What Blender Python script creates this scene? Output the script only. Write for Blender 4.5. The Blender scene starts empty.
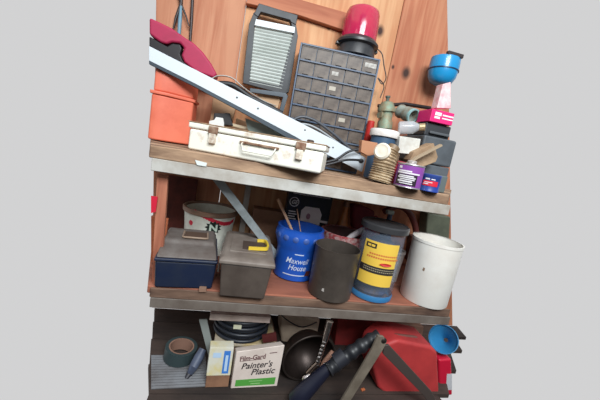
import bpy, math, random
import numpy as np
from mathutils import Matrix, Vector
S = bpy.context.scene
COL = S.collection
PI = math.pi

# ---------------------------------------------------------------- camera
ax = np.array([1355, 198, 300.]); ax /= np.linalg.norm(ax)
dn = np.array([-329, 1800, 300.]); dn /= np.linalg.norm(dn)
az = -(dn - (dn @ ax) * ax); az /= np.linalg.norm(az)
ay = np.cross(az, ax)
RW = np.array([ax, ay, az])
CAM = np.array([0.0, -1.1, 1.02])
cd = bpy.data.cameras.new('camera'); cam = bpy.data.objects.new('camera', cd); COL.objects.link(cam)
cd.sensor_width = 36; cd.lens = 18; cd.clip_start = 0.02
mm = Matrix([[RW[i, 0], -RW[i, 1], -RW[i, 2], CAM[i]] for i in range(3)] + [[0, 0, 0, 1]])
cam.matrix_world = mm
S.camera = cam

# ---------------------------------------------------------------- world and light
w = bpy.data.worlds.new('overcast'); S.world = w; w.use_nodes = True
# pale overcast sky beyond the rack; towards the shed's inside (-y) the light comes from above, little from low down
_n = w.node_tree; _bg = _n.nodes['Background']; _tc = _n.nodes.new('ShaderNodeTexCoord'); _sx = _n.nodes.new('ShaderNodeSeparateXYZ')
_n.links.new(_tc.outputs['Generated'], _sx.inputs[0])
_rz = _n.nodes.new('ShaderNodeValToRGB'); _rz.color_ramp.elements[0].position = .47; _rz.color_ramp.elements[1].position = .88
_rz.color_ramp.elements[0].color = (.035, .033, .032, 1); _rz.color_ramp.elements[1].color = (.80, .82, .85, 1)
_mz = _n.nodes.new('ShaderNodeMath'); _mz.operation = 'MULTIPLY_ADD'; _mz.inputs[1].default_value = .5; _mz.inputs[2].default_value = .5
_n.links.new(_sx.outputs[2], _mz.inputs[0]); _n.links.new(_mz.outputs[0], _rz.inputs[0])
_ry = _n.nodes.new('ShaderNodeMapRange'); _ry.inputs[1].default_value = -.02; _ry.inputs[2].default_value = .10
_n.links.new(_sx.outputs[1], _ry.inputs[0])
_mx = _n.nodes.new('ShaderNodeMix'); _mx.data_type = 'RGBA'; _n.links.new(_ry.outputs[0], _mx.inputs[0]); _n.links.new(_rz.outputs[0], _mx.inputs[6])
_mx.inputs[7].default_value = (.645, .645, .65, 1); _n.links.new(_mx.outputs[2], _bg.inputs[0]); _bg.inputs[1].default_value = 1.0
def area(name, loc, target, size, power, col):
    l = bpy.data.lights.new(name, 'AREA'); l.shape = 'RECTANGLE'; l.size = size[0]; l.size_y = size[1]
    l.energy = power; l.color = col
    o = bpy.data.objects.new(name, l); COL.objects.link(o); o.location = loc
    o.rotation_euler = (Vector(target) - Vector(loc)).to_track_quat('-Z', 'Y').to_euler()
    return o
area('front_fill', (0.35, -2.0, 2.45), (0.25, 0.15, 1.1), (1.3, .9), 98, (0.93, 0.98, 1.0))  # added fill lamp, out of view, brightening the top shelf from the front
S.view_settings.view_transform = 'Standard'; S.view_settings.look = 'None'
S.view_settings.exposure = 0.0; S.view_settings.gamma = 1.0; S.view_settings.use_curve_mapping = False

# ---------------------------------------------------------------- helpers
def ray(px, py): return RW @ np.array([px - 300., py - 200., 300.])
def W(px, py, y):
    r = ray(px, py); return CAM + r * ((y - CAM[1]) / r[1])
def G(px, py, z):
    r = ray(px, py); return CAM + r * ((z - CAM[2]) / r[2])
def lin(c):
    out = []
    for v in c:
        v /= 255.; out.append(v / 12.92 if v <= .04045 else ((v + .055) / 1.055) ** 2.4)
    return (*out, 1)
MC = {}
def mat(name, rgb, rough=.6, metal=0., dirt=None, dk=.45, ds=14., alpha=1., trans=0., bump=0., coat=0., grain=None, sub=0.):
    """plain or dirt-mottled principled material; rgb/dirt are sRGB albedos"""
    if name in MC: return MC[name]
    m = bpy.data.materials.new(name); m.use_nodes = True; nt = m.node_tree; b = nt.nodes['Principled BSDF']
    b.inputs['Base Color'].default_value = lin(rgb); b.inputs['Roughness'].default_value = rough
    b.inputs['Metallic'].default_value = metal; b.inputs['Alpha'].default_value = alpha
    b.inputs['Transmission Weight'].default_value = trans; b.inputs['Coat Weight'].default_value = coat
    if dirt is not None or bump:
        tc = nt.nodes.new('ShaderNodeTexCoord'); mp = nt.nodes.new('ShaderNodeMapping')
        nt.links.new(tc.outputs['Object'], mp.inputs[0])
        if grain: mp.inputs['Scale'].default_value = grain
        n = nt.nodes.new('ShaderNodeTexNoise'); n.inputs['Scale'].default_value = ds
        n.inputs['Detail'].default_value = 6; n.inputs['Roughness'].default_value = .62
        nt.links.new(mp.outputs[0], n.inputs['Vector'])
        if dirt is not None:
            r = nt.nodes.new('ShaderNodeValToRGB'); r.color_ramp.elements[0].position = max(0, dk - .13)
            r.color_ramp.elements[1].position = min(1, dk + .17)
            r.color_ramp.elements[0].color = lin(dirt); r.color_ramp.elements[1].color = lin(rgb)
            nt.links.new(n.outputs[0], r.inputs[0]); nt.links.new(r.outputs[0], b.inputs['Base Color'])
        if bump:
            bp = nt.nodes.new('ShaderNodeBump'); bp.inputs['Strength'].default_value = bump; bp.inputs['Distance'].default_value = .003
            nt.links.new(n.outputs[0], bp.inputs['Height']); nt.links.new(bp.outputs[0], b.inputs['Normal'])
    MC[name] = m; return m

def pine(name, light, dark, knots=(), axis='Z'):
    """wood sheet: streaks along the grain and dark knots at real places"""
    if name in MC: return MC[name]
    m = bpy.data.materials.new(name); m.use_nodes = True; nt = m.node_tree; b = nt.nodes['Principled BSDF']; N = nt.nodes.new; L = nt.links.new
    g = N('ShaderNodeNewGeometry'); mp = N('ShaderNodeMapping'); L(g.outputs['Position'], mp.inputs[0])
    mp.inputs['Scale'].default_value = (1, 1, .07) if axis == 'Z' else (.07, 1, 1)
    n = N('ShaderNodeTexNoise'); n.inputs['Scale'].default_value = 30; n.inputs['Detail'].default_value = 5; n.inputs['Distortion'].default_value = .6
    L(mp.outputs[0], n.inputs['Vector'])
    r = N('ShaderNodeValToRGB'); r.color_ramp.elements[0].position = .34; r.color_ramp.elements[1].position = .62
    r.color_ramp.elements[0].color = lin(dark); r.color_ramp.elements[1].color = lin(light)
    L(n.outputs[0], r.inputs[0]); col = r.outputs[0]
    n2 = N('ShaderNodeTexNoise'); n2.inputs['Scale'].default_value = 3.0; n2.inputs['Detail'].default_value = 3; L(g.outputs['Position'], n2.inputs['Vector'])
    for (kx, kz, kr) in knots:
        sub = N('ShaderNodeVectorMath'); sub.operation = 'SUBTRACT'; L(g.outputs['Position'], sub.inputs[0]); sub.inputs[1].default_value = (kx, 0, kz)
        mu = N('ShaderNodeVectorMath'); mu.operation = 'MULTIPLY'; L(sub.outputs[0], mu.inputs[0]); mu.inputs[1].default_value = (1 / kr, 0, .75 / kr)
        ln = N('ShaderNodeVectorMath'); ln.operation = 'LENGTH'; L(mu.outputs[0], ln.inputs[0])
        rr = N('ShaderNodeValToRGB'); e = rr.color_ramp.elements; e[0].position = .35; e[0].color = (1, 1, 1, 1); e[1].position = 1; e[1].color = (0, 0, 0, 1)
        L(ln.outputs['Value'], rr.inputs[0])
        mx = N('ShaderNodeMix'); mx.data_type = 'RGBA'; L(rr.outputs[0], mx.inputs[0]); L(col, mx.inputs[6]); mx.inputs[7].default_value = lin((72, 45, 36)); col = mx.outputs[2]
    mx = N('ShaderNodeMix'); mx.data_type = 'RGBA'; mx.blend_type = 'MULTIPLY'; mx.inputs[0].default_value = .35; L(col, mx.inputs[6]); L(n2.outputs[0], mx.inputs[7])
    L(mx.outputs[2], b.inputs['Base Color']); b.inputs['Roughness'].default_value = .75
    MC[name] = m; return m

def fr(x, y, z, rz=0, rx=0, ry=0):
    return Matrix.Translation((x, y, z)) @ Matrix.Rotation(math.radians(rz), 4, 'Z') @ Matrix.Rotation(math.radians(ry), 4, 'Y') @ Matrix.Rotation(math.radians(rx), 4, 'X')
def align(p, q):
    """frame at p whose z axis points to q"""
    d = Vector(q) - Vector(p); return Matrix.Translation(Vector(p)) @ d.to_track_quat('Z', 'Y').to_matrix().to_4x4()

class MB:
    def __init__(s, T=None): s.v = []; s.f = []; s.T = T or Matrix.Identity(4); s.sm = []
    def add(s, vs, fs, smooth=False, T=None):
        k = len(s.v); T = s.T if T is None else T
        s.v += [tuple(T @ Vector(p)) for p in vs]; s.f += [tuple(i + k for i in f) for f in fs]; s.sm += [smooth] * len(fs); return s
    def box(s, x0, x1, y0, y1, z0, z1, T=None, tx=1, ty=1):
        """box; tx, ty shrink the bottom face (taper)"""
        cx, cy = (x0 + x1) / 2, (y0 + y1) / 2; hx, hy = (x1 - x0) / 2, (y1 - y0) / 2
        vs = [(cx + a * hx * k, cy + b * hy * j, z) for z, k, j in ((z0, tx, ty), (z1, 1, 1)) for a, b in ((-1, -1), (1, -1), (1, 1), (-1, 1))]
        return s.add(vs, [(3, 2, 1, 0), (4, 5, 6, 7), (0, 1, 5, 4), (1, 2, 6, 5), (2, 3, 7, 6), (3, 0, 4, 7)], T=T)
    def prism(s, pts, d, T=None):
        """polygon in local x,z pushed along +y by d"""
        n = len(pts); a = sum(pts[i][0] * pts[(i + 1) % n][1] - pts[(i + 1) % n][0] * pts[i][1] for i in range(n))
        if a < 0: pts = pts[::-1]
        vs = [(x, 0, z) for x, z in pts] + [(x, d, z) for x, z in pts]
        return s.add(vs, [tuple(range(n)), tuple(range(2 * n - 1, n - 1, -1))] + [((i + 1) % n, i, i + n, (i + 1) % n + n) for i in range(n)], T=T)
    def slab(s, px, y, d):
        return s.prism([(W(a, b, y)[0], W(a, b, y)[2]) for a, b in px], d, T=Matrix.Translation((0, y, 0)))
    def lathe(s, prof, n=32, T=None, smooth=True, capb=True, capt=True, a0=0, a1=2 * PI, ex=1.):
        vs = []; fs = []; full = abs(a1 - a0 - 2 * PI) < 1e-6; m = n if full else n + 1
        for r, z in prof:
            for i in range(m):
                a = a0 + (a1 - a0) * i / n; vs.append((r * math.cos(a) * ex, r * math.sin(a), z))
        for j in range(len(prof) - 1):
            for i in range(n):
                k = (i + 1) % m; fs.append((j * m + i, j * m + k, (j + 1) * m + k, (j + 1) * m + i))
        if full and capb: fs.append(tuple(range(m - 1, -1, -1)))
        if full and capt: fs.append(tuple((len(prof) - 1) * m + i for i in range(m)))
        return s.add(vs, fs, smooth, T=T)
    def tube(s, pts, r, n=10, flat=None, closed=False, twist=0):
        """round (or flat strip: flat=(w,h)) section swept along world points"""
        P = [Vector(p) for p in pts]; rs = r if isinstance(r, (list, tuple)) else [r] * len(P)
        k = len(s.v); up = None; m = len(P)
        for i, p in enumerate(P):
            if closed: t = P[(i + 1) % m] - P[i - 1]
            else: t = P[min(i + 1, m - 1)] - P[max(i - 1, 0)]
            t.normalize()
            if up is None: up = Vector((0, 1, 0)) if abs(t.y) < .9 else Vector((0, 0, 1))
            up = (up - t * up.dot(t)).normalized(); sd = t.cross(up)
            if flat:
                w_, h_ = flat; sec = [(-w_, -h_), (w_, -h_), (w_, h_), (-w_, h_)]; nn = 4
                for a, b in sec: s.v.append(tuple(p + sd * a + up * b))
            else:
                nn = n
                for j in range(n):
                    a = 2 * PI * j / n; s.v.append(tuple(p + (sd * math.cos(a) + up * math.sin(a)) * rs[i]))
        nseg = m if closed else m - 1
        for i in range(nseg):
            i2 = (i + 1) % m
            for j in range(nn):
                j2 = (j + 1) % nn; s.f.append((k + i * nn + j, k + i * nn + j2, k + i2 * nn + j2, k + i2 * nn + j)); s.sm.append(not flat)
        if not closed:
            s.f.append(tuple(k + j for j in range(nn - 1, -1, -1))); s.f.append(tuple(k + (m - 1) * nn + j for j in range(nn))); s.sm += [False, False]
        return s
    def text(s, txt, size, fn, shear=0, off=0., xs=1., align_='CENTER'):
        c = bpy.data.curves.new('t', 'FONT'); c.body = txt; c.size = size; c.shear = shear; c.offset = off; c.align_x = align_; c.resolution_u = 3
        o = bpy.data.objects.new('t', c); COL.objects.link(o); dg = bpy.context.evaluated_depsgraph_get()
        me = bpy.data.meshes.new_from_object(o.evaluated_get(dg)); k = len(s.v)
        s.v += [tuple(fn(v.co.x * xs, v.co.y)) for v in me.vertices]
        s.f += [tuple(i + k for i in p.vertices) for p in me.polygons]; s.sm += [False] * len(me.polygons)
        bpy.data.objects.remove(o); bpy.data.curves.remove(c); bpy.data.meshes.remove(me); return s
    def rect(s, u0, u1, v0, v1, fn, n=1):
        """printed patch on a mapped surface"""
        k = len(s.v)
        for i in range(n + 1):
            u = u0 + (u1 - u0) * i / n; s.v.append(tuple(fn(u, v0))); s.v.append(tuple(fn(u, v1)))
        for i in range(n): s.f.append((k + 2 * i, k + 2 * i + 2, k + 2 * i + 3, k + 2 * i + 1)); s.sm.append(False)
        return s
    def fan(s, c, pts, fn):
        k = len(s.v); n = len(pts); s.v.append(tuple(fn(*c)))
        for q in (.5, 1.0): s.v += [tuple(fn(c[0] + (u - c[0]) * q, c[1] + (v - c[1]) * q)) for u, v in pts]
        for i in range(n):
            j = (i + 1) % n; s.f += [(k, k + 1 + i, k + 1 + j), (k + 1 + i, k + 1 + n + i, k + 1 + n + j, k + 1 + j)]; s.sm += [False, False]
        return s
    def poly(s, pts, fn):
        k = len(s.v); s.v += [tuple(fn(u, v)) for u, v in pts]; s.f.append(tuple(range(k, k + len(pts)))); s.sm.append(False); return s

def cyl(T, rfun, ang, e=.0006):
    """map (u along the surface, v up) on to a round wall, u=0 facing angle ang"""
    def f(u, v):
        r = rfun(v); a = ang + u / max(r, .001)
        return T @ Vector(((r + e) * math.cos(a), (r + e) * math.sin(a), v))
    return f
def flat(T, e=.0006):
    return lambda u, v: T @ Vector((u, -e, v))

def wloc(p):
    l = Vector((0, 0, 0))
    while p: l += p.location; p = p.parent
    return l
def build(name, mb, m, parent=None, bevel=0., seg=2, subd=0, auto=True, label=None):
    me = bpy.data.meshes.new(name)
    if parent is None:
        xs = [v[0] for v in mb.v]; ys = [v[1] for v in mb.v]; zs = [v[2] for v in mb.v]
        o3 = Vector(((min(xs) + max(xs)) / 2, (min(ys) + max(ys)) / 2, min(zs)))
        loc = o3
    else:
        o3 = wloc(parent); loc = Vector((0, 0, 0))
    me.from_pydata([tuple(Vector(v) - o3) for v in mb.v], [], mb.f); me.update()
    for p, sm in zip(me.polygons, mb.sm): p.use_smooth = sm
    me.materials.append(m)
    o = bpy.data.objects.new(name, me); COL.objects.link(o); o.location = loc; o.parent = parent
    if auto and any(mb.sm) and not all(mb.sm) or auto and any(mb.sm):
        try: me.set_sharp_from_angle(angle=math.radians(42))
        except Exception: pass
    if bevel:
        b = o.modifiers.new('bevel', 'BEVEL'); b.width = bevel; b.segments = seg; b.limit_method = 'ANGLE'; b.angle_limit = math.radians(35)
        if seg > 1:
            for p in me.polygons: p.use_smooth = True
            try: me.set_sharp_from_angle(angle=math.radians(60))
            except Exception: pass
            wn = o.modifiers.new('wn', 'WEIGHTED_NORMAL'); wn.keep_sharp = False
    if subd:
        q = o.modifiers.new('s', 'SUBSURF'); q.levels = subd; q.render_levels = subd
        for p in me.polygons: p.use_smooth = True
    if label: o['label'] = label
    return o
def thing(name, label, cat, loc, group=None):
    o = bpy.data.objects.new(name, None); COL.objects.link(o); o.location = Vector(loc); o.empty_display_size = .05
    o['label'] = label; o['category'] = cat
    if group: o['group'] = group
    return o
def tag(o, label, cat, group=None):
    o['label'] = label; o['category'] = cat
    if group: o['group'] = group
    return o
def struct(name, mb, m, **k):
    o = build(name, mb, m, **k); o['kind'] = 'structure'; return o
def bez(a, b, c, d, n=14):
    a, b, c, d = map(Vector, (a, b, c, d)); return [a * (1 - t) ** 3 + b * 3 * t * (1 - t) ** 2 + c * 3 * t * t * (1 - t) + d * t ** 3 for t in [i / n for i in range(n + 1)]]
def smooth_path(P, n=6):
    P = [Vector(p) for p in P]; out = []
    for i in range(len(P) - 1):
        p0 = P[max(i - 1, 0)]; p1 = P[i]; p2 = P[i + 1]; p3 = P[min(i + 2, len(P) - 1)]
        for j in range(n):
            t = j / n; out.append(.5 * ((2 * p1) + (p2 - p0) * t + (2 * p0 - 5 * p1 + 4 * p2 - p3) * t * t + (-p0 + 3 * p1 - 3 * p2 + p3) * t ** 3))
    out.append(P[-1]); return out
def toward(x, y): return math.atan2(CAM[1] - y, CAM[0] - x)

WY = .58                      # the back wall's face
T1, T2 = .949, .43            # top and middle shelf surfaces; the floor is z = 0

# ---------------------------------------------------------------- setting
k1 = W(406, 73, WY); k2 = W(380, 31, WY); k3 = W(393, 67, WY); k4 = W(329, 27, WY)
knots = [(k1[0], k1[2], .034), (k2[0], k2[2], .03), (k3[0], k3[2], .012), (k4[0], k4[2], .014)]
s1 = (W(247.5, 0, WY)[0] + W(236, 74, WY)[0]) / 2; s2 = (W(403.7, 0, WY)[0] + W(385, 93, WY)[0]) / 2
def wallboard(xs_top, xs_bot, m, n):
    z1 = 2.02; z0 = 0.0
    a = MB().prism([(xs_top[0], z1), (xs_top[1], z1), (xs_bot[1], z0), (xs_bot[0], z0)], .018, T=Matrix.Translation((0, WY, 0)))
    return struct(n, a, m, bevel=.002, seg=1)
L0 = W(150, -20, WY)[0]; L1 = W(150, 322, WY)[0]; R0 = W(450, -20, WY)[0]; R1 = W(450, 335, WY)[0]
def at(z, a0, a1): return a0 + (a1 - a0) * (2.02 - z) / 2.02
wallboard((L0, s1 - .0015), (L1, s1 - .0015), pine('pine_left', (214, 152, 118), (192, 122, 90)), 'wall_back')
wallboard((s1 + .0015, s2 - .0015), (s1 + .0015, s2 - .0015), pine('pine_mid', (236, 182, 136), (216, 150, 106), knots), 'wall_back')
wallboard((s2 + .0015, R0), (s2 + .0015, R1), pine('pine_right', (212, 144, 108), (190, 114, 82), knots), 'wall_back')
# sloping brace nailed across the top of the wall
struct('trim_1', MB().slab([(252, -14), (352, 14), (350, 32), (296, 14), (246, 3)], WY - .035, .035), pine('pine_brace', (206, 132, 98), (178, 104, 76), axis='X'), bevel=.002, seg=1)
# floor of dark boards under the rack
fl = MB()
ys = [-.42, -.20, -.02, .14, .31, .45, WY]
fm = mat('floor_wood', (70, 56, 49), .85, dirt=(38, 30, 27), dk=.5, ds=9, grain=(.25, 1, 1), bump=.3)
for i in range(6):
    y0, y1 = ys[i] + .003, ys[i + 1] - .001
    def lx(y): return max(G(150, 391, 0)[0], -9) if y < 0 else W(150, 391 - 70 * y / .3 + 0, y)[0]
    e0 = G(150, 391, 0)[0] if y0 < 0 else W(150, 360, y0)[0]; e1 = G(150, 391, 0)[0] if y1 < 0 else W(150, 350, y1)[0]
    r0 = W(450, 392, max(y0, -.05))[0]; r1 = W(450, 350, max(y1, -.05))[0]
    P = [(e0, y0), (r0, y0), (r1, y1), (e1, y1)]
    fl.add([(a, b, -.02) for a, b in P] + [(a, b, 0) for a, b in P], [(3, 2, 1, 0), (4, 5, 6, 7), (0, 1, 5, 4), (1, 2, 6, 5), (2, 3, 7, 6), (3, 0, 4, 7)])
struct('floor', fl, fm)

# ---------------------------------------------------------------- the rack
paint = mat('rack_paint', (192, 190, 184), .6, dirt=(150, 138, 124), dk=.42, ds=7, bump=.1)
paint2 = mat('rack_paint_shaded', (116, 107, 99), .65, dirt=(88, 76, 68), dk=.42, ds=8, bump=.1)  # same rack paint, with the middle beam's shade put into the colour
plank_m = mat('plank_wood', (178, 146, 118), .85, dirt=(96, 70, 54), dk=.47, ds=16, grain=(.22, 1, 1), bump=.5)
plank_r = mat('plank_red', (160, 98, 76), .8, dirt=(106, 62, 48), dk=.45, ds=10, grain=(.25, 1, 1), bump=.25)
rack = thing('storage_rack', 'painted steel rack with rough wooden shelf planks against the pine wall', 'shelf', (.3, .25, 0))
def beam(z0, z1, xl, xr, m):
    b = MB().box(xl, xr, 0, .004, z0, z1).box(xl, xr, .004, .035, z1 - .004, z1).box(xl, xr, .004, .02, z0, z0 + .004)
    return build('beam', b, m, rack, bevel=.0015, seg=1)
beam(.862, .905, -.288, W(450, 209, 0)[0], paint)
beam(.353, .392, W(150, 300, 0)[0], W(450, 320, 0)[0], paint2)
def planks(z0, z1, ysp, pl, pr, m, jag=.0):
    rnd = random.Random(4)
    for i in range(len(ysp) - 1):
        y0, y1 = ysp[i] + .002, ysp[i + 1] - .002
        P = [(W(150, pl, y0)[0], y0), (W(450, pr, y0)[0], y0), (W(450, pr, y1)[0], y1), (W(150, pl, y1)[0], y1)]
        zt = z1 - (rnd.random() * jag if i else 0)
        n = 12; vs = []; fs = []
        for zz in (z0, zt):
            for k in range(n + 1):
                t = k / n; wv = (rnd.random() - .5) * jag * .8 if (zz == zt and i == 0) else 0
                vs.append((P[0][0] * (1 - t) + P[1][0] * t, y0 + (rnd.random() * .006 if i == 0 else 0), zz + min(0, wv)))
            for k in range(n + 1):
                t = k / n; vs.append((P[3][0] * (1 - t) + P[2][0] * t, y1, zz))
        q = n + 1
        for k in range(n):
            fs += [(k, k + 1, 2 * q + k + 1, 2 * q + k), (q + k + 1, q + k, 3 * q + k, 3 * q + k + 1),
                   (2 * q + k, 2 * q + k + 1, 3 * q + k + 1, 3 * q + k), (k + 1, k, q + k, q + k + 1)]
        fs += [(0, 2 * q, 3 * q, q), (n, q + n, 3 * q + n, 2 * q + n)]
        build('shelf_plank', MB().add(vs, fs), m, rack, bevel=.003, seg=1)
planks(.905, T1, [-.004, .13, .27, .41, .56], 144, 196, plank_m, .008)
planks(.392, T2, [-.002, .014], 290, 312, mat('plank_dark', (128, 100, 82), .85, dirt=(74, 54, 44), dk=.5, ds=16, grain=(.22, 1, 1), bump=.4), .006)
planks(.400, T2, [.014, .22, .40, .56], 262, 290, plank_r, .001)
# legs: angle iron
def leg(x, y0, z0, z1, m, dx=.028, s=1):
    b = MB().box(x, x + .004 if s > 0 else x - .004, y0, y0 + .03 * 1, z0, z1) if 0 else MB().box(x, x + dx, y0, y0 + .004, z0, z1).box(x, x + .004, y0 + .004, y0 + .032, z0, z1)
    return build('leg', b, m, rack, bevel=.001, seg=1)
xr = W(243, 205, .50)[0]
leg(xr, .53, 0, .905, paint, .03)
# diagonal brace under the top shelf, sloping down behind the ammunition box
pa, pb = W(212, 172, .06), W(281, 262, .30)
build('brace', MB().tube([pa, pb], 0, flat=(.016, .003)), mat('galv', (176, 186, 190), .5, .1, dirt=(140, 148, 150)), rack)
# side board under the top shelf on the left
build('side_board', MB().slab([(157, 173), (168, 175), (160, 292), (151, 291)], .05, .02), pine('pine_side', (206, 134, 104), (160, 92, 68)), rack, bevel=.001, seg=1)
build('side_board', MB().slab([(168, 175), (198, 180), (186, 262), (159, 258)], .54, .018), mat('red_brown', (104, 48, 38), .8, dirt=(70, 34, 28)), rack)

# ================================================================ TOP SHELF
# ---- white metal case
casew = mat('case_white', (240, 238, 226), .45, dirt=(176, 130, 92), dk=.30, ds=26, bump=.08)
rust = mat('rusty_metal', (176, 150, 128), .55, .3, dirt=(112, 66, 42), dk=.5, ds=40)
a, b_ = G(187, 149, T1), G(320, 174.5, T1)
rz = math.degrees(math.atan2(b_[1] - a[1], b_[0] - a[0])); Lc = float(np.linalg.norm((b_ - a)[:2]))
TC = fr(a[0], a[1], T1 + .001, rz)
ch = (W(188, 121, a[1])[2] - T1)
t = thing('metal_case', 'flat white painted metal case with rust-edged lid on the top shelf', 'case', (a[0], a[1], T1))
build('body', MB(TC).box(0, Lc, 0, .20, 0, ch * .76), casew, t, bevel=.009, seg=3)
build('lid', MB(TC).box(-.004, Lc + .004, -.004, .204, ch * .78, ch), casew, t, bevel=.006, seg=3)
build('edge_trim', MB(TC).box(-.0055, Lc + .0055, -.0055, .2055, ch * .985, ch * 1.02).box(.004, Lc - .004, .003, .006, .003, .007), mat('case_rust_edge', (196, 172, 140), .7, dirt=(134, 90, 62), dk=.5, ds=40), t, bevel=.001, seg=1)
for fx in (.19, .835):
    lt = build('latch', MB(TC).box(Lc * fx - .018, Lc * fx + .018, -.012, -.003, ch * .70, ch * .96), rust, t, bevel=.003, seg=2)
    lt2 = MB(TC).box(Lc * fx - .012, Lc * fx + .012, -.014, .0, ch * .36, ch * .70)
    build('hasp', lt2, mat('case_latch', (228, 220, 204), .5, dirt=(150, 110, 84), dk=.42, ds=50), lt, bevel=.002)
h0, h1 = Lc * .42, Lc * .66
build('handle', MB(TC).tube([TC @ Vector(p) for p in [(h0, -.004, ch * .58), (h0 - .002, -.014, ch * .55), (h0 + .008, -.018, ch * .32), (h1 - .008, -.018, ch * .32), (h1 + .002, -.014, ch * .55), (h1, -.004, ch * .58)]], .0028), casew, t)
build('hinge_plate', MB(TC).box(h0 - .012, h1 + .012, -.008, .001, ch * .56, ch * .64), rust, t, bevel=.001)
build('lid_knob', MB(TC).lathe([(.013, 0), (.013, .007), (.008, .009)], 16, T=TC @ fr(Lc * .885, .03, ch * 1.02)), mat('dark_knob', (70, 56, 48), .6), t)

# ---- long white bar leaning down to the right
yb = .325
bar_px = [(149, 46), (195, 69.5), (245, 95), (300, 122.5), (332, 139), (366, 158), (362, 172), (346, 164), (320, 151), (296, 137), (245, 110), (195, 83.5), (149, 60.5)]
t = thing('steel_bar', 'long white painted steel bar sloping down from left across the top shelf', 'metal bar', W(300, 140, yb))
bl_m = mat('bar_white', (214, 223, 230), .4, dirt=(216, 222, 224), dk=.25, ds=12)
build('face', MB().slab(bar_px, yb, .006), bl_m, t, bevel=.001, seg=1)
low = [(149, 60.5), (195, 83.5), (245, 110), (296, 137), (330, 156), (329, 158), (292, 140.5), (245, 114), (195, 87), (149, 64)]
build('lower_flange', MB().slab(low, yb + .002, .022), mat('bar_flange', (60, 72, 82), .5, .2), t, bevel=.001, seg=1)
for hx, hy in ((237, 97.5), (258, 108.5), (333, 147.5), (305, 130)):
    p = W(hx, hy, yb)
    build('screw', MB().lathe([(.0042, 0), (.0042, .001), (.002, .0025)], 12, T=Matrix.Translation(Vector(p)) @ Matrix.Rotation(PI / 2, 4, 'X')), mat('screw_dark', (84, 84, 84), .5, .5), t)

# ---- black lever lying over the lower end of the bar
t = thing('lever_handle', 'black metal lever with hooked arm lying over the lower end of the white bar', 'handle', G(335, 172, T1))
blk = mat('black_metal', (38, 38, 42), .4, .2)
yl = .285
build('arm', MB().tube(smooth_path([W(318, 163, yl), W(335, 160, yl), (W(348, 152, yl)), W(360, 149, yl), W(366, 149, yl)]), .006), blk, t)
build('arm', MB().tube(smooth_path([W(322, 166, yl - .02), W(334, 163, yl - .02), W(346, 160, yl - .02), W(357, 160, yl - .02), W(362, 161, yl - .02)]), .0055), blk, t)
p = W(361, 161, yl - .02)
build('pivot', MB().lathe([(.011, -.006), (.012, 0), (.011, .006), (.005, .008)], 18, T=Matrix.Translation(Vector(p)) @ Matrix.Rotation(PI / 2, 4, 'X')), blk, t)

# ---- curved banding behind the bar
t = thing('metal_strap', 'loose curl of pale metal strapping behind the white sloping bar', 'strap', G(260, 150, T1))
ya = .40
build('band', MB().tube(smooth_path([W(208, 82, ya), W(218, 76, ya), W(232, 78, ya), W(244, 88, ya), W(262, 100, ya + .01), W(276, 106, ya)]), 0, flat=(.0016, .010)), mat('strap_pale', (150, 148, 144), .4, .5), t)
build('cord', MB().tube(smooth_path([W(214, 84, ya), W(232, 85, ya), W(250, 97, ya), W(268, 106, ya), W(282, 114, ya)]), .013), mat('cord_black', (34, 34, 38), .5), t)
t = thing('cable', 'black and grey cable arching in front of the small drawer cabinet', 'cable', G(330, 172, T1))
build('cable_loop', MB().tube(smooth_path([W(288, 124, .365), W(300, 117, .365), W(314, 120, .362), W(330, 131, .36), W(345, 144, .355), W(356, 155, .35)]), .007), mat('cord_grey', (72, 76, 84), .4), t)
build('cable_loop', MB().tube(smooth_path([W(286, 128, .35), W(302, 124, .35), W(316, 128, .35), W(334, 140, .35), W(350, 152, .35)]), .005), mat('cord_pale', (160, 164, 168), .4), t)

# ---- orange tote
org = mat('tote_orange', (232, 122, 94), .5, dirt=(212, 98, 72), dk=.4, ds=6)
tx = W(151, 143, .36); rx_ = W(189, 143, .40)
t = thing('storage_tote', 'tall orange plastic tote with moulded lip at the left end of the top shelf', 'tote', ((tx[0] + rx_[0]) / 2, .42, T1))
zt, zl = W(155, 67, .36)[2], W(155, 94, .36)[2]
w0 = W(151, 110, .36)[0]; wm = W(164, 120, .345)[0]
TT = Matrix.Identity(4)
def tote(z0, z1, g, k=0):
    pts = [(w0 - g, .345 - g), (wm + g, .345 - g), (rx_[0] + g, .40), (rx_[0] + g, .52), (w0 - g, .52)]
    return [(x, y, z0) for x, y in pts] + [(x, y, z1) for x, y in pts]
F5 = [(4, 3, 2, 1, 0), (5, 6, 7, 8, 9)] + [(i, (i + 1) % 5, (i + 1) % 5 + 5, i + 5) for i in range(5)]
build('body', MB().add(tote(T1 + .001, zl, 0), F5), org, t, bevel=.008, seg=3)
build('lip', MB().add(tote(zl, zl + .014, .006), F5), org, t, bevel=.003)
build('lid', MB().add(tote(zl + .014, zt, -.004), F5), org, t, bevel=.008, seg=3)

# ---- crimson curved tool shell with black grip
crim = mat('crimson_plastic', (172, 36, 78), .6, dirt=(146, 30, 64), dk=.35, ds=8)
t = thing('power_tool', 'curved crimson plastic tool body lying over the orange tote', 'power tool', W(180, 75, .42))
sh = [(149, 17), (160, 22), (172, 28), (186, 38), (194, 43), (203, 52), (211, 63), (217, 74), (214, 78), (196, 72), (184, 62), (181, 55), (184, 48), (180, 43), (172, 42), (166, 44), (160, 42), (149, 34)]
build('housing', MB().slab(sh, .40, .10), crim, t, bevel=.010, seg=4)
bk = [(149, 36), (158, 41), (167, 46), (172, 43), (180, 44), (182, 49), (180, 54), (183, 61), (197, 71), (205, 76), (196, 77), (170, 66), (149, 56)]
build('grip', MB().slab(bk, .41, .07), mat('grip_black', (30, 26, 30), .5), t, bevel=.006, seg=3)

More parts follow.
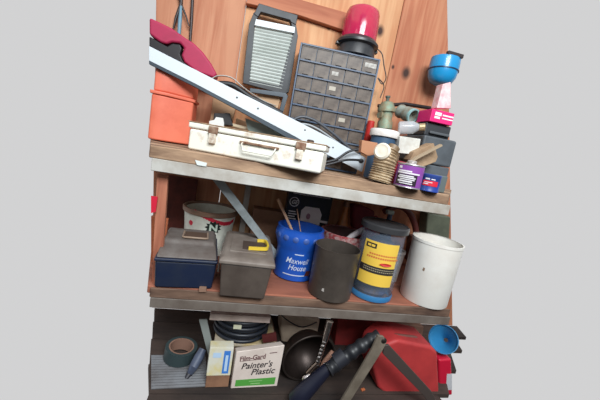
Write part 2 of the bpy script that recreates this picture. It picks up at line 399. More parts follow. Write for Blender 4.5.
# ---- hanging tools on the wall
t = thing('hanging_shears', 'dark long-handled shears with a blue grip hanging on the wall', 'shears', W(178, 20, WY - .02))
dm = mat('dark_steel', (66, 58, 58), .45, .5)
build('blade', MB().tube([W(182, -12, WY - .03), W(181, 4, WY - .03), W(176, 18, WY - .03), W(173, 30, WY - .03)], [.006, .008, .007, .003]), dm, t)
build('blade', MB().tube([W(178, -12, WY - .03), W(181, 4, WY - .03), W(186, 16, WY - .03), W(189, 26, WY - .03)], [.006, .006, .004, .003]), dm, t)
build('grip', MB().tube([W(181, 6, WY - .05), W(180, 20, WY - .05), W(179, 34, WY - .05)], [.005, .009, .008]), mat('grip_blue_grey', (110, 146, 164), .5), t)
tag(build('hanging_rod', MB().tube([W(193, -12, WY - .02), W(191.5, 20, WY - .02), W(190, 44, WY - .02)], [.007, .0075, .006]), dm), 'dark straight rod hanging right of the blue-gripped shears', 'rod')

# ---- louvred panel with handle
yf = .50
frm = mat('louvre_frame', (56, 58, 62), .5, .2, dirt=(40, 41, 44))
t = thing('louvred_tray', 'grey framed panel of pale louvres with top handle leaning on the wall', 'panel', W(265, 110, yf))
build('frame', MB().slab([(254, 12), (259, 14), (255, 24), (250, 80), (279, 86), (293, 33), (291, 22), (296, 24), (298, 36), (289, 92), (283, 94), (243, 83), (243, 78), (249, 24)], yf, .03), frm, t, bevel=.002)
hd = MB().slab([(259, 3), (298, 15), (296, 25), (291, 22), (290, 20), (261, 12), (258, 17), (254, 14)], yf - .004, .035)
build('handle', hd, frm, t, bevel=.003)
sl = MB()
n = 19
for i in range(n):
    f = i / (n - 1)
    xa, ya_ = 255.5 + (249.5 - 255.5) * f, 21 + (80 - 21) * f
    xb, yb_ = 294.5 + (282 - 294.5) * f, 28.5 + (87 - 28.5) * f
    A = W(xa, ya_, yf + .004); B = W(xb, yb_, yf + .004); hh = -(A[2] - W(xa, ya_ + 3.1, yf)[2]) * 1.12
    vs = []
    for P in (A, B): vs += [(P[0], P[1], P[2]), (P[0], P[1] - .005, P[2] + hh * .45), (P[0], P[1], P[2] + hh * .86), (P[0], P[1] + .006, P[2] + hh * .35)]
    sl.add(vs, [(0, 1, 5, 4), (1, 2, 6, 5), (2, 3, 7, 6), (3, 0, 4, 7), (0, 3, 2, 1), (4, 5, 6, 7)])
build('louvres', sl, mat('louvre_pale', (200, 206, 202), .4, dirt=(172, 180, 174), ds=5), t)
build('cap_strip', MB().slab([(256, 19), (295, 27), (294.5, 33), (254.5, 25)], yf - .012, .014), mat('cap_white', (214, 220, 222), .4), t, bevel=.001)
build('backing', MB().slab([(256, 24), (293, 32), (281, 88), (249, 81)], yf + .018, .008), mat('louvre_back', (150, 154, 150), .6), t)
t = thing('wire_bracket', 'dark U-shaped metal bracket below the louvred panel', 'bracket', W(272, 112, .44))
build('rail', MB().slab([(250, 88), (286, 93), (288, 96), (283, 113), (279, 112), (283, 97), (250, 92)], .44, .02), mat('bracket_dark', (58, 66, 74), .4, .3), t, bevel=.001)
# things lying behind the white case
woodb = mat('pale_wood', (206, 172, 138), .75, dirt=(180, 142, 108), ds=10, grain=(.3, 1, 1))
tag(build('wood_block', MB().slab([(213, 96), (236, 106), (231, 128), (209, 128)], .47, .06), woodb, bevel=.003), 'pale wooden block standing behind the left of the white case', 'wood block')
tag(build('wood_block', MB().slab([(259, 92), (281, 97), (277, 111), (255, 106)], .47, .05), woodb, bevel=.003), 'pale wooden block below the louvred panel', 'wood block')
tag(build('wood_block', MB().slab([(236, 118), (264, 127), (262, 142), (234, 142)], .47, .06), woodb, bevel=.003), 'pale wooden offcut low behind the middle of the white case', 'wood block')
t = thing('caulk_nozzle', 'small white moulded fitting on a black block behind the white case', 'fitting', W(220, 124, .40))
build('base', MB().slab([(214, 113), (230, 113), (233, 126), (213, 124)], .40, .05), mat('black_plastic', (28, 27, 30), .5), t, bevel=.004)
build('cap', MB().slab([(209, 121), (214, 120), (216, 117), (223, 118), (224, 123), (224, 128), (209, 126)], .385, .012), mat('white_plastic', (226, 226, 222), .4), t, bevel=.002)
tag(build('paper_roll', MB().tube([W(228, 124, .44), W(256, 131, .44)], .009), mat('cream_paper', (240, 222, 190), .7)), 'thin cream roll lying behind the white case lid', 'roll')
tag(build('glass_strip', MB().slab([(245, 118), (262, 124), (286, 134), (300, 144), (282, 144), (256, 136), (248, 130)], .40, .008), mat('grey_green_strip', (116, 128, 122), .3)), 'grey green strip under the white sloping bar', 'strip')
tag(build('paper_scrap', MB().slab([(195, 160), (207, 163), (206, 166.5), (197, 165)], -.0045, .0045), mat('scrap_white', (220, 226, 222), .6)), 'small white scrap on the plank edge under the case corner', 'scrap')

# ---- small parts cabinet
yc = .408
A = W(301, 42, yc + .012); cw = .30
rz = -7
B = A
zt = A[2]; hc = zt - T1
TP = fr(A[0], A[1], T1 + .0, rz)
# width from the projected right edge
Bp = W(380.5, 57, yc - .025); cw = float(np.linalg.norm((Bp - A)[:2]))
blu = mat('cabinet_blue', (66, 84, 110), .45, dirt=(92, 102, 114), dk=.4, ds=10)
t = thing('parts_cabinet', 'dark blue small-parts cabinet of clear drawers on the top shelf', 'cabinet', (A[0] + cw / 2, A[1], T1))
dp = .15
ms = MB(TP); zb = .001
rows = 8; cols = 5; fw = .008
ms.box(0, fw, 0, dp, zb, hc).box(cw - fw, cw, 0, dp, zb, hc).box(fw, cw - fw, 0, dp, hc - fw, hc).box(fw, cw - fw, 0, dp, zb, zb + fw).box(fw, cw - fw, dp - .005, dp, zb + fw, hc - fw)
rh = (hc - 2 * fw) / rows; cwid = (cw - 2 * fw) / cols
for r in range(1, rows): ms.box(fw, cw - fw, .0, dp - .006, fw + r * rh - .0022, fw + r * rh + .0022).box(fw, cw - fw, -.007, 0, fw + r * rh - .004, fw + r * rh + .0035)
build('cabinet_frame', ms, blu, t, bevel=.0012, seg=1)
for c in range(1, cols): pass
div = MB(TP)
for c in range(1, cols): div.box(fw + c * cwid - .001, fw + c * cwid + .001, .006, dp - .006, zb + fw, hc - fw)
build('dividers', div, blu, t)
drm = mat('drawer_smoke', (116, 102, 90), .45, dirt=(76, 62, 54), dk=.5, ds=26, alpha=.80)
drl = mat('label_dim', (176, 168, 154), .5)
label_m = mat('drawer_label', (196, 194, 188), .5, dirt=(120, 112, 104), dk=.5, ds=60)
junk = [mat('junk_a', (176, 150, 116), .6, .3, dirt=(90, 74, 58), ds=60, dk=.5), mat('junk_b', (204, 204, 198), .4, .4, dirt=(86, 84, 82), ds=70, dk=.52), mat('junk_c', (120, 84, 60), .6, dirt=(60, 48, 42), ds=60, dk=.5)]
proto = None; jproto = []
rnd = random.Random(2)
x0, z0 = 0, 0
def local_part(name, mb, m):
    me = bpy.data.meshes.new(name); me.from_pydata(mb.v, [], mb.f); me.materials.append(m); return me
dw, dh = cwid - .004, rh - .006
dmb = MB().box(0, dw, 0, .002, 0, dh).box(0, .0015, .002, .12, 0, dh * .9).box(dw - .0015, dw, .002, .12, 0, dh * .9).box(.0015, dw - .0015, .002, .12, 0, .0015)
dmb.box(dw * .3, dw * .7, -.006, 0, dh * .08, dh * .16).box(.0, dw, -.003, 0, dh - .003, dh)
dme = local_part('drawer', dmb, drm)
jms = []
for k in range(3):
    j = MB()
    for q in range(16):
        x = .004 + rnd.random() * (dw - .018); y = .008 + rnd.random() * .03; z = .003 + rnd.random() * dh * .45
        j.box(0, .008 + rnd.random() * .006, 0, .006, 0, .005, T=fr(x, y, z, rnd.random() * 40 - 20, rnd.random() * 60))
    jms.append(local_part('small_parts', j, junk[k]))
for r in range(rows):
    for c in range(cols):
        o = bpy.data.objects.new('drawer', dme); COL.objects.link(o); o.parent = t
        Tl = TP @ Matrix.Translation((fw + c * cwid + .002, .0005, fw + r * rh + .003))
        o.matrix_local = Matrix.Translation(-t.location) @ Tl
        if (r, c) in ((7, 4), (6, 2), (5, 2), (3, 3)):
            tall = .34 if c == 4 and r == 7 else .3
            me = local_part('drawer_label', MB().box(dw * .15, dw * (.95 if c == 4 else .6), -.0016, 0, dh * .40, dh * (.40 + tall)), label_m if r > 5 and c > 1 else drl)
            lb = bpy.data.objects.new('drawer_label', me); COL.objects.link(lb); lb.parent = o
        q = bpy.data.objects.new('small_parts', jms[rnd.randrange(3)]); COL.objects.link(q); q.parent = o

# ---- beacon on the cabinet
ztop = T1 + hc
bc = W(356, 51, yc + .06); bx, by = bc[0], bc[1]
sc = 1.0
rbase = (W(377, 50, by)[0] - W(337, 46, by)[0]) / 2 * .98
t = thing('beacon_light', 'red domed beacon light on a black base on the drawer cabinet', 'beacon', (bx, by, ztop))
TB = fr(bx, by, ztop + .001)
hd_ = W(358, 9, by)[2] - W(354, 41, by)[2]
hb = W(354, 40, by)[2] - ztop
build('base', MB().lathe([(rbase * .78, 0), (rbase * .95, .004), (rbase * .9, hb * .45), (rbase * .86, hb * .6), (rbase * 1.02, hb * .68), (rbase * 1.02, hb * .8), (rbase * .88, hb * .98), (rbase * .85, hb)], 40, T=TB), mat('beacon_black', (40, 42, 46), .4, dirt=(62, 62, 64), ds=20), t)
rd = rbase * .86
dome = [(rd, hb), (rd * .985, hb + hd_ * .45), (rd * .93, hb + hd_ * .82), (rd * .86, hb + hd_ * .93), (rd * .7, hb + hd_ * .985), (rd * .35, hb + hd_), (.001, hb + hd_)]
dm_ = mat('beacon_red', (206, 12, 82), .16, alpha=.70, coat=.4)
build('lens', MB().lathe(dome, 40, T=TB, capb=False), dm_, t)
build('reflector', MB().box(-.010, .012, -.012, .012, hb, hb + hd_ * .85, T=TB), mat('reflector_dark', (44, 14, 20), .4), t, bevel=.003)
build('lamp', MB().lathe([(.004, 0), (.012, .01), (.014, .03), (.008, .045), (.001, .048)], 16, T=TB @ fr(.032, -.012, hb + .006)), mat('bulb_pink', (255, 120, 150), .2), t)
ear = MB()
for sx in (-1, 1): ear.box(sx * rbase * .98 - .010, sx * rbase * .98 + .010, -.012, .012, hb * .55, hb * .70, T=TB)
build('clamp_ear', ear, mat('beacon_black', (0, 0, 0)), t, bevel=.002)
t2 = [W(376, 48, yc + .06), W(382, 54, yc + .05), W(384, 66, yc + .05), W(386, 78, yc + .05), W(382, 84, yc + .06), W(378, 78, yc + .07), W(384, 86, yc + .08), W(380, 98, yc + .08)]
build('power_cord', MB().tube(smooth_path(t2), .0028), mat('cord_dark', (60, 56, 58), .5), t)

# ---- right of cabinet: plumbing and cans
t = thing('brass_valve', 'weathered green brass valve with domed cap right of the drawer cabinet', 'valve', G(386, 178, T1))
vg = mat('verdigris', (128, 148, 128), .6, .25, dirt=(150, 120, 88), dk=.45, ds=30)
p = W(384.5, 129, .34); q = W(387.5, 101, .34)
TV = align(p, q); lv = float(np.linalg.norm(q - p))
build('body', MB().lathe([(.026, -.10), (.028, 0), (.036, .002), (.036, lv * .25), (.030, lv * .32), (.032, lv * .6), (.043, lv * .62), (.044, lv * .72), (.036, lv * .82), (.028, lv * .95), (.010, lv * 1.0)], 24, T=TV), vg, t)
build('stem', MB().lathe([(.008, lv), (.008, lv + .014), (.012, lv + .015), (.012, lv + .024)], 14, T=TV), mat('verdigris_dark', (84, 92, 84), .6), t)
build('side_port', MB().lathe([(.014, 0), (.014, .03), (.019, .031), (.019, .042)], 18, T=align(W(386, 116, .34), W(375, 113, .325))), vg, t)
tag(build('red_stopper', MB().lathe([(.016, 0), (.018, .004), (.018, .10), (.014, .104)], 20, T=fr(W(372, 124, .33)[0], .345, W(372, 124, .345)[2] - .09)), mat('red_plastic', (178, 40, 36), .4)), 'small red cap at the foot of the green brass valve', 'cap')
# pipe elbow with open mouth
t = thing('pipe_fitting', 'grey plastic pipe elbow with open round mouth near the pink box', 'pipe fitting', W(408, 122, .33))
gp = mat('pipe_grey', (150, 160, 152), .5, dirt=(120, 104, 84), dk=.4, ds=24)
p, q = W(400, 111, .42), W(412.5, 116, .335)
TE = align(p, q); le = float(np.linalg.norm(q - p))
build('pipe', MB().lathe([(.034, 0), (.036, .01), (.032, .02), (.032, le * .5), (.037, le * .52), (.037, le), (.029, le), (.026, le * .7), (.001, le * .68)], 28, T=TE, capt=False), gp, t)
build('socket', MB().lathe([(.0375, le - .004), (.0385, le), (.0385, le + .009), (.031, le + .009), (.029, le + .001)], 28, T=TE, capb=False, capt=False), mat('pipe_teal', (150, 190, 190), .4), t)
# clear bottle and brass nipple below it
t = thing('clear_bottle', 'clear plastic bottle lying below the grey pipe elbow', 'bottle', W(410, 140, .30))
p, q = W(398, 128, .24), W(425, 127, .185)
TE = align(p, q); le = float(np.linalg.norm(q - p))
build('body', MB().lathe([(.022, 0), (.030, .006), (.030, le * .55), (.014, le * .8)], 24, T=TE), mat('clear_plastic', (198, 200, 204), .2, alpha=.6), t)
build('neck_ring', MB().lathe([(.014, le * .78), (.017, le * .8), (.017, le * 1.0), (.010, le * 1.0), (.008, le * .85)], 20, T=TE), mat('brass_pale', (186, 164, 128), .4, .5), t)
# white-lidded tub
bt = W(384, 136, .235)
TJ = fr(bt[0], bt[1], T1)
rj = (W(397, 136, bt[1])[0] - W(371, 132, bt[1])[0]) / 2
zj = bt[2] - T1
t = thing('lidded_tub', 'blue tub with a thick white screw lid behind the ribbed hose', 'tub', (bt[0], bt[1], T1))
build('body', MB(TJ).lathe([(rj * .80, .001), (rj * .84, .01), (rj * .86, zj - .006)], 32), mat('tub_blue', (56, 84, 112), .5), t)
build('lid', MB(TJ).lathe([(rj, zj - .006), (rj * 1.02, zj), (rj * 1.02, zj + .022), (rj * .97, zj + .026), (rj * .90, zj + .022)], 36), mat('lid_white', (224, 220, 216), .4, dirt=(196, 180, 168), dk=.35), t)
# white carton
t = tag(build('white_carton', MB().slab([(400, 136), (421, 139), (418, 155), (398, 153)], .165, .045), mat('carton_white', (214, 214, 208), .6, dirt=(180, 172, 160), dk=.4), bevel=.003), 'small white carton between the lidded tub and the wood stick', 'carton')
# ribbed hose with white cap
hx = G(381, 184.5, T1); HX, HY = hx[0], .055
t = thing('ribbed_hose', 'short brass-coloured ribbed flexible hose standing beside the purple can', 'hose', (HX, HY, T1))
hm = mat('hose_brass', (212, 192, 162), .42, .25, dirt=(140, 116, 88), dk=.47, ds=20)
p0 = W(378.5, 183, .05); p1 = W(386, 158, .05)
prof = []; path = smooth_path([p0, W(382, 172, .05), W(385, 162, .05), W(388, 152, .06), W(391, 145, .07)], 22)
rr = [.040 + .0035 * math.sin(i * 1.5) if i % 2 == 0 else .036 for i in range(len(path))]
rr = [.0370 + .0032 * math.cos(i / 5 * 2 * PI) for i in range(len(path))]
k = .84 * (W(394, 170, .05)[0] - W(368, 166, .05)[0]) / 2 / .040
rr = [r * k for r in rr]
top = int(len(path) * .78)
path = path[:top]; rr = rr[:top]
dz = min(0, 0); 
low_z = min(p.z for p in path) - (T1 + .004)
path = [Vector((p.x, p.y, p.z - (low_z if i < 1 else low_z * max(0, 1 - i / 30)))) for i, p in enumerate(path)]
build('hose', MB().tube(path, rr, 26), hm, t)
c0 = W(380, 149, -.005)
TCp = align(W(383, 152, .03), c0)
build('end_cap', MB().lathe([(.030, 0), (.033, .004), (.033, .016), (.026, .022), (.018, .019), (.010, .021), (.001, .021)], 30, T=TCp), mat('cap_cream', (228, 218, 200), .4), t)
build('end_sleeve', MB().tube([W(388, 157, .06), W(394, 147, .07)], [.020, .026], 20), mat('sleeve_brown', (140, 116, 88), .5, dirt=(100, 80, 60)), t)
tag(build('wood_wedge', MB().slab([(362, 140), (378, 143), (374, 155), (368, 156), (361, 152)], .12, .03), mat('wedge_wood', (180, 128, 96), .8), bevel=.002), 'small orange wood wedge left of the white cap', 'wood wedge')

def can(name, label, px0, px1, pyb, pyt, y, m, cat='can', taper=.0):
    """round can whose base centre front is seen at pyb"""
    cx = (W(px0, (pyb + pyt) / 2, y)[0] + W(px1, (pyb + pyt) / 2, y)[0]) / 2
    r = (W(px1, (pyb + pyt) / 2, y)[0] - W(px0, (pyb + pyt) / 2, y)[0]) / 2 * .97
    h = W((px0 + px1) / 2, pyt, y)[2] - T1
    T = fr(cx, y, T1 + .0008)
    t = thing(name, label, cat, (cx, y, T1))
    return t, T, r, h, cx
# purple can
t, TQ, rq, hq, cx = can('solvent_can', 'purple and black labelled round can with grey screw cap', 396, 421.5, 188, 164, .006, None)
build('body', MB(TQ).lathe([(rq * .97, 0), (rq, .002), (rq * .97, .005), (rq * .97, hq - .005), (rq, hq - .003), (rq * .98, hq), (rq * .9, hq - .001), (rq * .4, hq + .002)], 36), mat('tin', (176, 172, 176), .35, .6), t)
aq = toward(cx, .012); fq = cyl(TQ, lambda v: rq * .972, aq)
build('label_panel', MB().rect(-rq * 1.35, rq * 1.35, .006, hq - .007, fq, 20), mat('purple_print', (140, 74, 158), .35), t)
fq2 = cyl(TQ, lambda v: rq * .972, aq, .0012)
build('label_panel', MB().rect(-rq * .95, rq * .62, .010, hq * .56, fq2, 16), mat('black_print', (46, 38, 48), .4), t)
fq3 = cyl(TQ, lambda v: rq * .972, aq, .0018)
wp = MB(); 
for v0, v1, u0, u1 in ((.66, .72, -.85, .15), (.58, .64, -.9, .75), (.78, .88, -.85, -.6), (.47, .52, -.7, .35), (.40, .45, -.8, .5), (.33, .37, -.6, .45), (.24, .30, -.75, .3), (.16, .20, -.6, .35)):
    wp.rect(rq * u0, rq * u1, hq * v0, hq * v1, fq3, 10)
build('print', wp, mat('white_print', (226, 222, 226), .5), t)
build('cap', MB(TQ).lathe([(rq * .32, hq + .002), (rq * .34, hq + .012), (rq * .28, hq + .015)], 24), mat('cap_grey', (190, 182, 176), .4, .4), t)
# red can behind
t, TR, rr_, hr, cx = can('round_can', 'dark red can half hidden behind the purple can', 389, 405, 186, 162, .135, None)
build('body', MB(TR).lathe([(rr_, 0), (rr_, hr), (rr_ * .8, hr + .004), (rr_ * .3, hr + .006)], 28), mat('can_red', (150, 30, 50), .4), t)
# blue small can
t, TU, ru, hu, cx = can('small_tin', 'small round blue tin with a red panel right of the purple can', 420, 439, 192, 174, .010, None)
build('body', MB(TU).lathe([(ru, 0), (ru * 1.01, .002), (ru * .97, .005), (ru * .97, hu * .8), (ru, hu * .83), (ru, hu * .97), (ru * .93, hu)], 32), mat('tin_blue', (38, 66, 150), .35, dirt=(56, 76, 130)), t)
au = toward(cx, .01); fu = cyl(TU, lambda v: ru * .98, au, .001)
build('label_panel', MB().rect(-ru * .62, ru * .80, hu * .32, hu * .62, fu, 14), mat('panel_red', (214, 40, 62), .4), t)
fu2 = cyl(TU, lambda v: ru * .98, au, .0016)
build('print', MB().rect(-ru * .5, ru * .25, hu * .50, hu * .54, fu2, 8).rect(-ru * .55, -ru * .1, hu * .40, hu * .45, fu2, 6).rect(-ru * .45, -ru * .05, hu * .68, hu * .76, fu2, 6).rect(ru * .08, ru * .45, hu * .68, hu * .74, fu2, 6), mat('white_print', (0, 0, 0)), t)

# wood stick and wood block
st = MB().tube([W(398, 170, .10), W(416, 158, .09), W(441, 145, .08)], 0, flat=(.004, .010))
tag(build('wood_stick', st, mat('stick_wood', (170, 150, 124), .8)), 'grey weathered stick slanting up over the purple can', 'stick')
tag(build('wood_block', MB().slab([(410, 160), (414, 152), (434, 143), (438, 157), (436, 162), (420, 168)], .13, .06), mat('block_tan', (176, 148, 118), .8, dirt=(138, 110, 84), ds=10), bevel=.003), 'tan wooden offcut behind the purple can', 'wood block')
# grey tool boxes at right end
gb = mat('grey_box', (92, 98, 104), .5, dirt=(72, 76, 80), ds=8)
t = thing('tool_box', 'dull grey plastic tool box at the right end of the top shelf', 'tool box', G(445, 190, T1))
x0 = W(419, 160, .2)[0]; x1 = W(452, 160, .2)[0]
zl_ = W(440, 166, .2)[2]; ztp = W(436, 137, .2)[2]
build('body', MB().box(x0, x1, .20, .40, T1 + .001, zl_ - .002), gb, t, bevel=.006)
build('lid', MB().box(x0 - .004, x1, .195, .405, zl_, ztp), gb, t, bevel=.01, seg=3)
t = thing('hard_case', 'charcoal case under the pink box at the right end', 'case', W(440, 135, .22))
xa, xb = W(425, 130, .22)[0], W(451, 130, .22)[0]
build('shell', MB().box(xa, xb, .22, .38, ztp + .0015, W(438, 124, .22)[2]), mat('charcoal', (52, 54, 58), .5), t, bevel=.006)
build('handle', MB().box(xa + .02, xb - .01, .205, .22, ztp + .012, ztp + .024), mat('charcoal_lt', (84, 88, 92), .5), t, bevel=.003)
gb2 = mat('grey_low', (96, 106, 106), .5)
tag(build('flat_box', MB().box(W(437, 186, .0)[0], W(451, 186, .0)[0], .03, .16, T1 + .001, W(444, 176, .03)[2]), gb2, bevel=.004), 'low grey box beside the blue tin at the right end', 'box')
# pink carton
t = thing('pink_carton', 'bright pink carton with white lettering near the right end', 'carton', W(438, 124, .2))
PT = fr(*W(423, 122.5, .20), -4)
ww = (W(451, 120, .2)[0] - W(423, 120, .2)[0]) * .84; hh = W(438, 108, .2)[2] - W(438, 121, .2)[2]
pz = ztp + .0015 + (W(438, 124, .22)[2] - ztp)
PT = fr(W(423, 120, .2)[0] + .034, .2, W(438, 124, .22)[2] + .002, 0)
build('box', MB(PT).box(0, ww, 0, .11, 0, hh), mat('pink', (228, 40, 120), .45), t, bevel=.002)
fp = flat(PT, .001)
lt = MB()
for u0, u1, v0, v1 in ((.16, .44, .55, .82), (.16, .40, .30, .48), (.50, .98, .60, .72), (.50, .98, .36, .46)): lt.rect(ww * u0, ww * u1, hh * v0, hh * v1, fp)
build('print', lt, mat('white_print2', (244, 236, 240), .5), t)
t = tag(build('pink_packet', MB().slab([(443, 84), (451, 82), (451, 108.5), (437, 108)], .24, .05), mat('pink_pale', (232, 160, 168), .5, dirt=(240, 222, 220), dk=.5, ds=30), bevel=.003), 'pale pink and white packet standing on the pink carton', 'packet')
# blue helmet-like bowl
t = thing('hard_hat', 'bright blue rounded plastic hat hanging at the right edge of the wall', 'hard hat', W(448, 75, .45))
hcx = W(451, 70, .42); rh_ = (W(456, 72, .46)[0] - W(430, 72, .46)[0]) / 2; hcx = W(443, 71, .46)
TH = fr(hcx[0], .46, hcx[2], 0, 0, 0)
build('shell', MB().lathe([(.001, -.075), (rh_ * .45, -.072), (rh_ * .75, -.060), (rh_ * .93, -.035), (rh_ * 1.0, .0), (rh_ * 1.0, .04), (rh_ * .97, .062), (rh_ * .9, .065)], 36, T=TH, ex=1.), mat('helmet_blue', (34, 150, 210), .3, coat=.3), t)
build('brim', MB().lathe([(rh_ * .97, -.004), (rh_ * 1.05, -.002), (rh_ * 1.05, .003), (rh_ * .97, .005)], 36, T=TH, capb=False, capt=False, ex=1.), mat('helmet_navy', (22, 60, 96), .4), t)
build('strap', MB().box(-rh_ * .50, rh_ * .7, -rh_ * .9, -rh_ * .6, .06, .080, T=TH), mat('strap_black', (52, 44, 44), .6), t, bevel=.003)
# black round bar behind the fittings
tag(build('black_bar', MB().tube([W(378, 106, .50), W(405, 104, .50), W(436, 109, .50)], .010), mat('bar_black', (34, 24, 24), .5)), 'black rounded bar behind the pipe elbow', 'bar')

# ================================================================ MIDDLE SHELF
# ---- blue tool box with dusty lid
navy = mat('toolbox_navy', (22, 34, 60), .5, dirt=(36, 44, 60), dk=.4, ds=12)
dust = mat('toolbox_lid', (112, 106, 102), .6, dirt=(86, 74, 68), dk=.45, ds=12)
fl_, frt = G(152, 288.5, T2), G(213, 290.5, T2)
rz = math.degrees(math.atan2(frt[1] - fl_[1], frt[0] - fl_[0]))
Lt = float(np.linalg.norm((frt - fl_)[:2]))
TT = fr(fl_[0], fl_[1], T2 + .001, rz)
zm = W(180, 262, .01)[2] - T2; zt2 = W(180, 252, .0)[2] - T2
t = thing('tool_box', 'navy blue plastic tool box with dusty grey lid on the middle shelf', 'tool box', (fl_[0] + Lt / 2, fl_[1] + .1, T2))
D = .27
def ring(x0, x1, y0, y1, z): return [(x0, y0, z), (x1, y0, z), (x1, y1, z), (x0, y1, z)]
F4 = lambda a, b: [(a + i, a + (i + 1) % 4, b + (i + 1) % 4, b + i) for i in range(4)]
def loft(rings): 
    vs = []; fs = []
    for r in rings: vs += r
    for i in range(len(rings) - 1): fs += F4(4 * i, 4 * (i + 1))
    fs += [(3, 2, 1, 0), tuple(range(len(vs) - 4, len(vs)))]; return vs, fs
hB = W(180, 263, 0)[2] - T2
build('body', MB(TT).add(*loft([ring(.006, Lt - .006, .006, D - .006, 0), ring(0, Lt, 0, D, hB)])), navy, t, bevel=.008, seg=3)
hL = W(180, 252.5, .02)[2] - T2
build('band', MB(TT).box(-.003, Lt + .003, -.006, D, hB, hB + .012), navy, t, bevel=.004, seg=3)
build('lid', MB(TT).add(*loft([ring(.0, Lt, .0, D, hB + .012), ring(.003, Lt - .003, .006, D - .006, hL * .90), ring(.006, Lt - .006, .030, D - .008, hL), ring(.008, Lt - .010, .085, D - .012, hL + .006), ring(.014, Lt - .016, .100, D - .02, hL + .020)])), dust, t, bevel=.006, seg=3)
hz = hL + .021
tray = MB(TT).box(Lt * .36, Lt * .80, .118, .205, hz - .004, hz + .001)
build('handle_recess', tray, mat('recess_brown', (86, 66, 54), .7), t)
build('handle', MB().tube([TT @ Vector(p) for p in [(Lt * .36, .20, hz + .002), (Lt * .36, .12, hz + .004), (Lt * .40, .112, hz + .006), (Lt * .76, .112, hz + .006), (Lt * .80, .12, hz + .004), (Lt * .80, .20, hz + .002)]], .004), mat('handle_tan', (150, 128, 110), .5), t)
# small foot under
tag(build('wood_shim', MB().slab([(199, 288.6), (206, 289), (206, 292), (199, 292)], -.004, .02), mat('shim', (140, 108, 90), .8)), 'tiny wooden shim at the corner of the navy tool box', 'shim')

# ---- ammunition-style box with yellow handle
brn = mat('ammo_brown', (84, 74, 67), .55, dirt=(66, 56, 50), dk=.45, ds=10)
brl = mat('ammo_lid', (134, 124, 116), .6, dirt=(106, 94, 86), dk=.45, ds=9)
fl_, frt = G(219.5, 296, T2), G(263.5, 299, T2)
La = float(np.linalg.norm((frt - fl_)[:2])); rz = math.degrees(math.atan2(frt[1] - fl_[1], frt[0] - fl_[0])) 
TA = fr(fl_[0], fl_[1], T2 + .001, rz - 2)
hA = W(240, 263.5, -.01)[2] - T2
t = thing('ammunition_box', 'brown grey plastic ammunition box with yellow handle in its lid', 'box', (fl_[0] + La / 2, .08, T2))
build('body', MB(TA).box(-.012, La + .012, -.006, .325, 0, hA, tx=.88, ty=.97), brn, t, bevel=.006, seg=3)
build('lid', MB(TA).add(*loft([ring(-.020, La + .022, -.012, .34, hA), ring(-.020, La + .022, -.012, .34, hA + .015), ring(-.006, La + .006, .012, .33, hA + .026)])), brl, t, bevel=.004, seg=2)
zz = hA + .0265
build('lid_panel', MB(TA).box(.012, La - .012, .06, .28, zz - .003, zz + .003), brl, t, bevel=.002)
build('handle_recess', MB(TA).box(La * .36, La * .92, .09, .19, zz + .0025, zz + .005), mat('recess_dark', (72, 58, 50), .7), t)
yel = mat('handle_yellow', (222, 190, 62), .45)
q = zz + .004
build('handle', MB().tube(smooth_path([TA @ Vector(p) for p in [(La * .50, .088, q + .006), (La * .80, .086, q + .010), (La * .93, .092, q + .011), (La * .97, .12, q + .011), (La * .93, .185, q + .010), (La * .80, .195, q + .008), (La * .72, .195, q + .006)]], 4), 0, flat=(.0065, .004)), yel, t)
for k in (0, 1): build('rib', MB(TA).box(-.024, -.018, .06 + .1 * k, .09 + .1 * k, hA * .5, hA + .012), brl, t, bevel=.002)

# ---- white pail with red stripe and N
pc = W(209, 240, .33); xp = (W(182, 225, .44)[0] + W(235, 225, .44)[0]) / 2; rp = (W(236, 210, .44)[0] - W(179, 205, .44)[0]) / 2 * .93
hp = W(209, 207.5, .44)[2] - T2
TPa = fr(xp, .455, T2 + .001)
t = thing('pail', 'white plastic pail with red stripe and black N mark behind the navy tool box', 'pail', (xp, .455, T2))
rf = lambda v: rp * (.84 + .16 * v / hp)
build('shell', MB(TPa).lathe([(rf(0), 0), (rf(hp * .9), hp * .9), (rp * 1.035, hp * .905), (rp * 1.04, hp * .985), (rp * 1.02, hp), (rp * .965, hp), (rf(0) * .95, .004), (.001, .004)], 44, capt=False), mat('pail_white', (232, 234, 222), .5, dirt=(188, 186, 172), dk=.35, ds=7), t)
build('rim', MB(TPa).lathe([(rp * 1.035, hp * .90), (rp * 1.055, hp * .91), (rp * 1.06, hp * .99), (rp * 1.03, hp * 1.005), (rp * .96, hp * 1.0), (rp * .955, hp * .95)], 44, capb=False, capt=False), mat('pail_rim', (150, 116, 96), .55, dirt=(118, 96, 80)), t)
ap = toward(xp, .455); fpz = cyl(TPa, rf, ap, .0012)
_yf = .455 - rp
def pv(py): return W(209, py, _yf)[2] - T2
_c = [(-.60, 212), (-.2, 215.5), (.2, 219.5), (.55, 222), (.85, 222), (1.1, 220)]
sp_ = [(_c[i][0] + (_c[i + 1][0] - _c[i][0]) * q / 4, _c[i][1] + (_c[i + 1][1] - _c[i][1]) * q / 4) for i in range(5) for q in range(4)] + [_c[-1]]
st_ = MB()
for (ua, va), (ub, vb) in zip(sp_[:-1], sp_[1:]): st_.poly([(rp * ua, pv(va + 3.6)), (rp * ub, pv(vb + 4.4)), (rp * ub, pv(vb)), (rp * ua, pv(va))], fpz)
build('stripe', st_, mat('stripe_red', (206, 44, 66), .5), t)
star = []
for i in range(22):
    a = i / 22 * 2 * PI; r = rp * (.27 if i % 2 else .19); star.append((rp * .16 + r * math.cos(a) * 1.15, pv(228) + r * math.sin(a)))
build('emblem', MB().fan((rp * .16, pv(228)), star, cyl(TPa, rf, ap, .0022)), mat('emblem_black', (28, 40, 34), .5), t)
fpz2 = cyl(TPa, rf, ap, .0048)
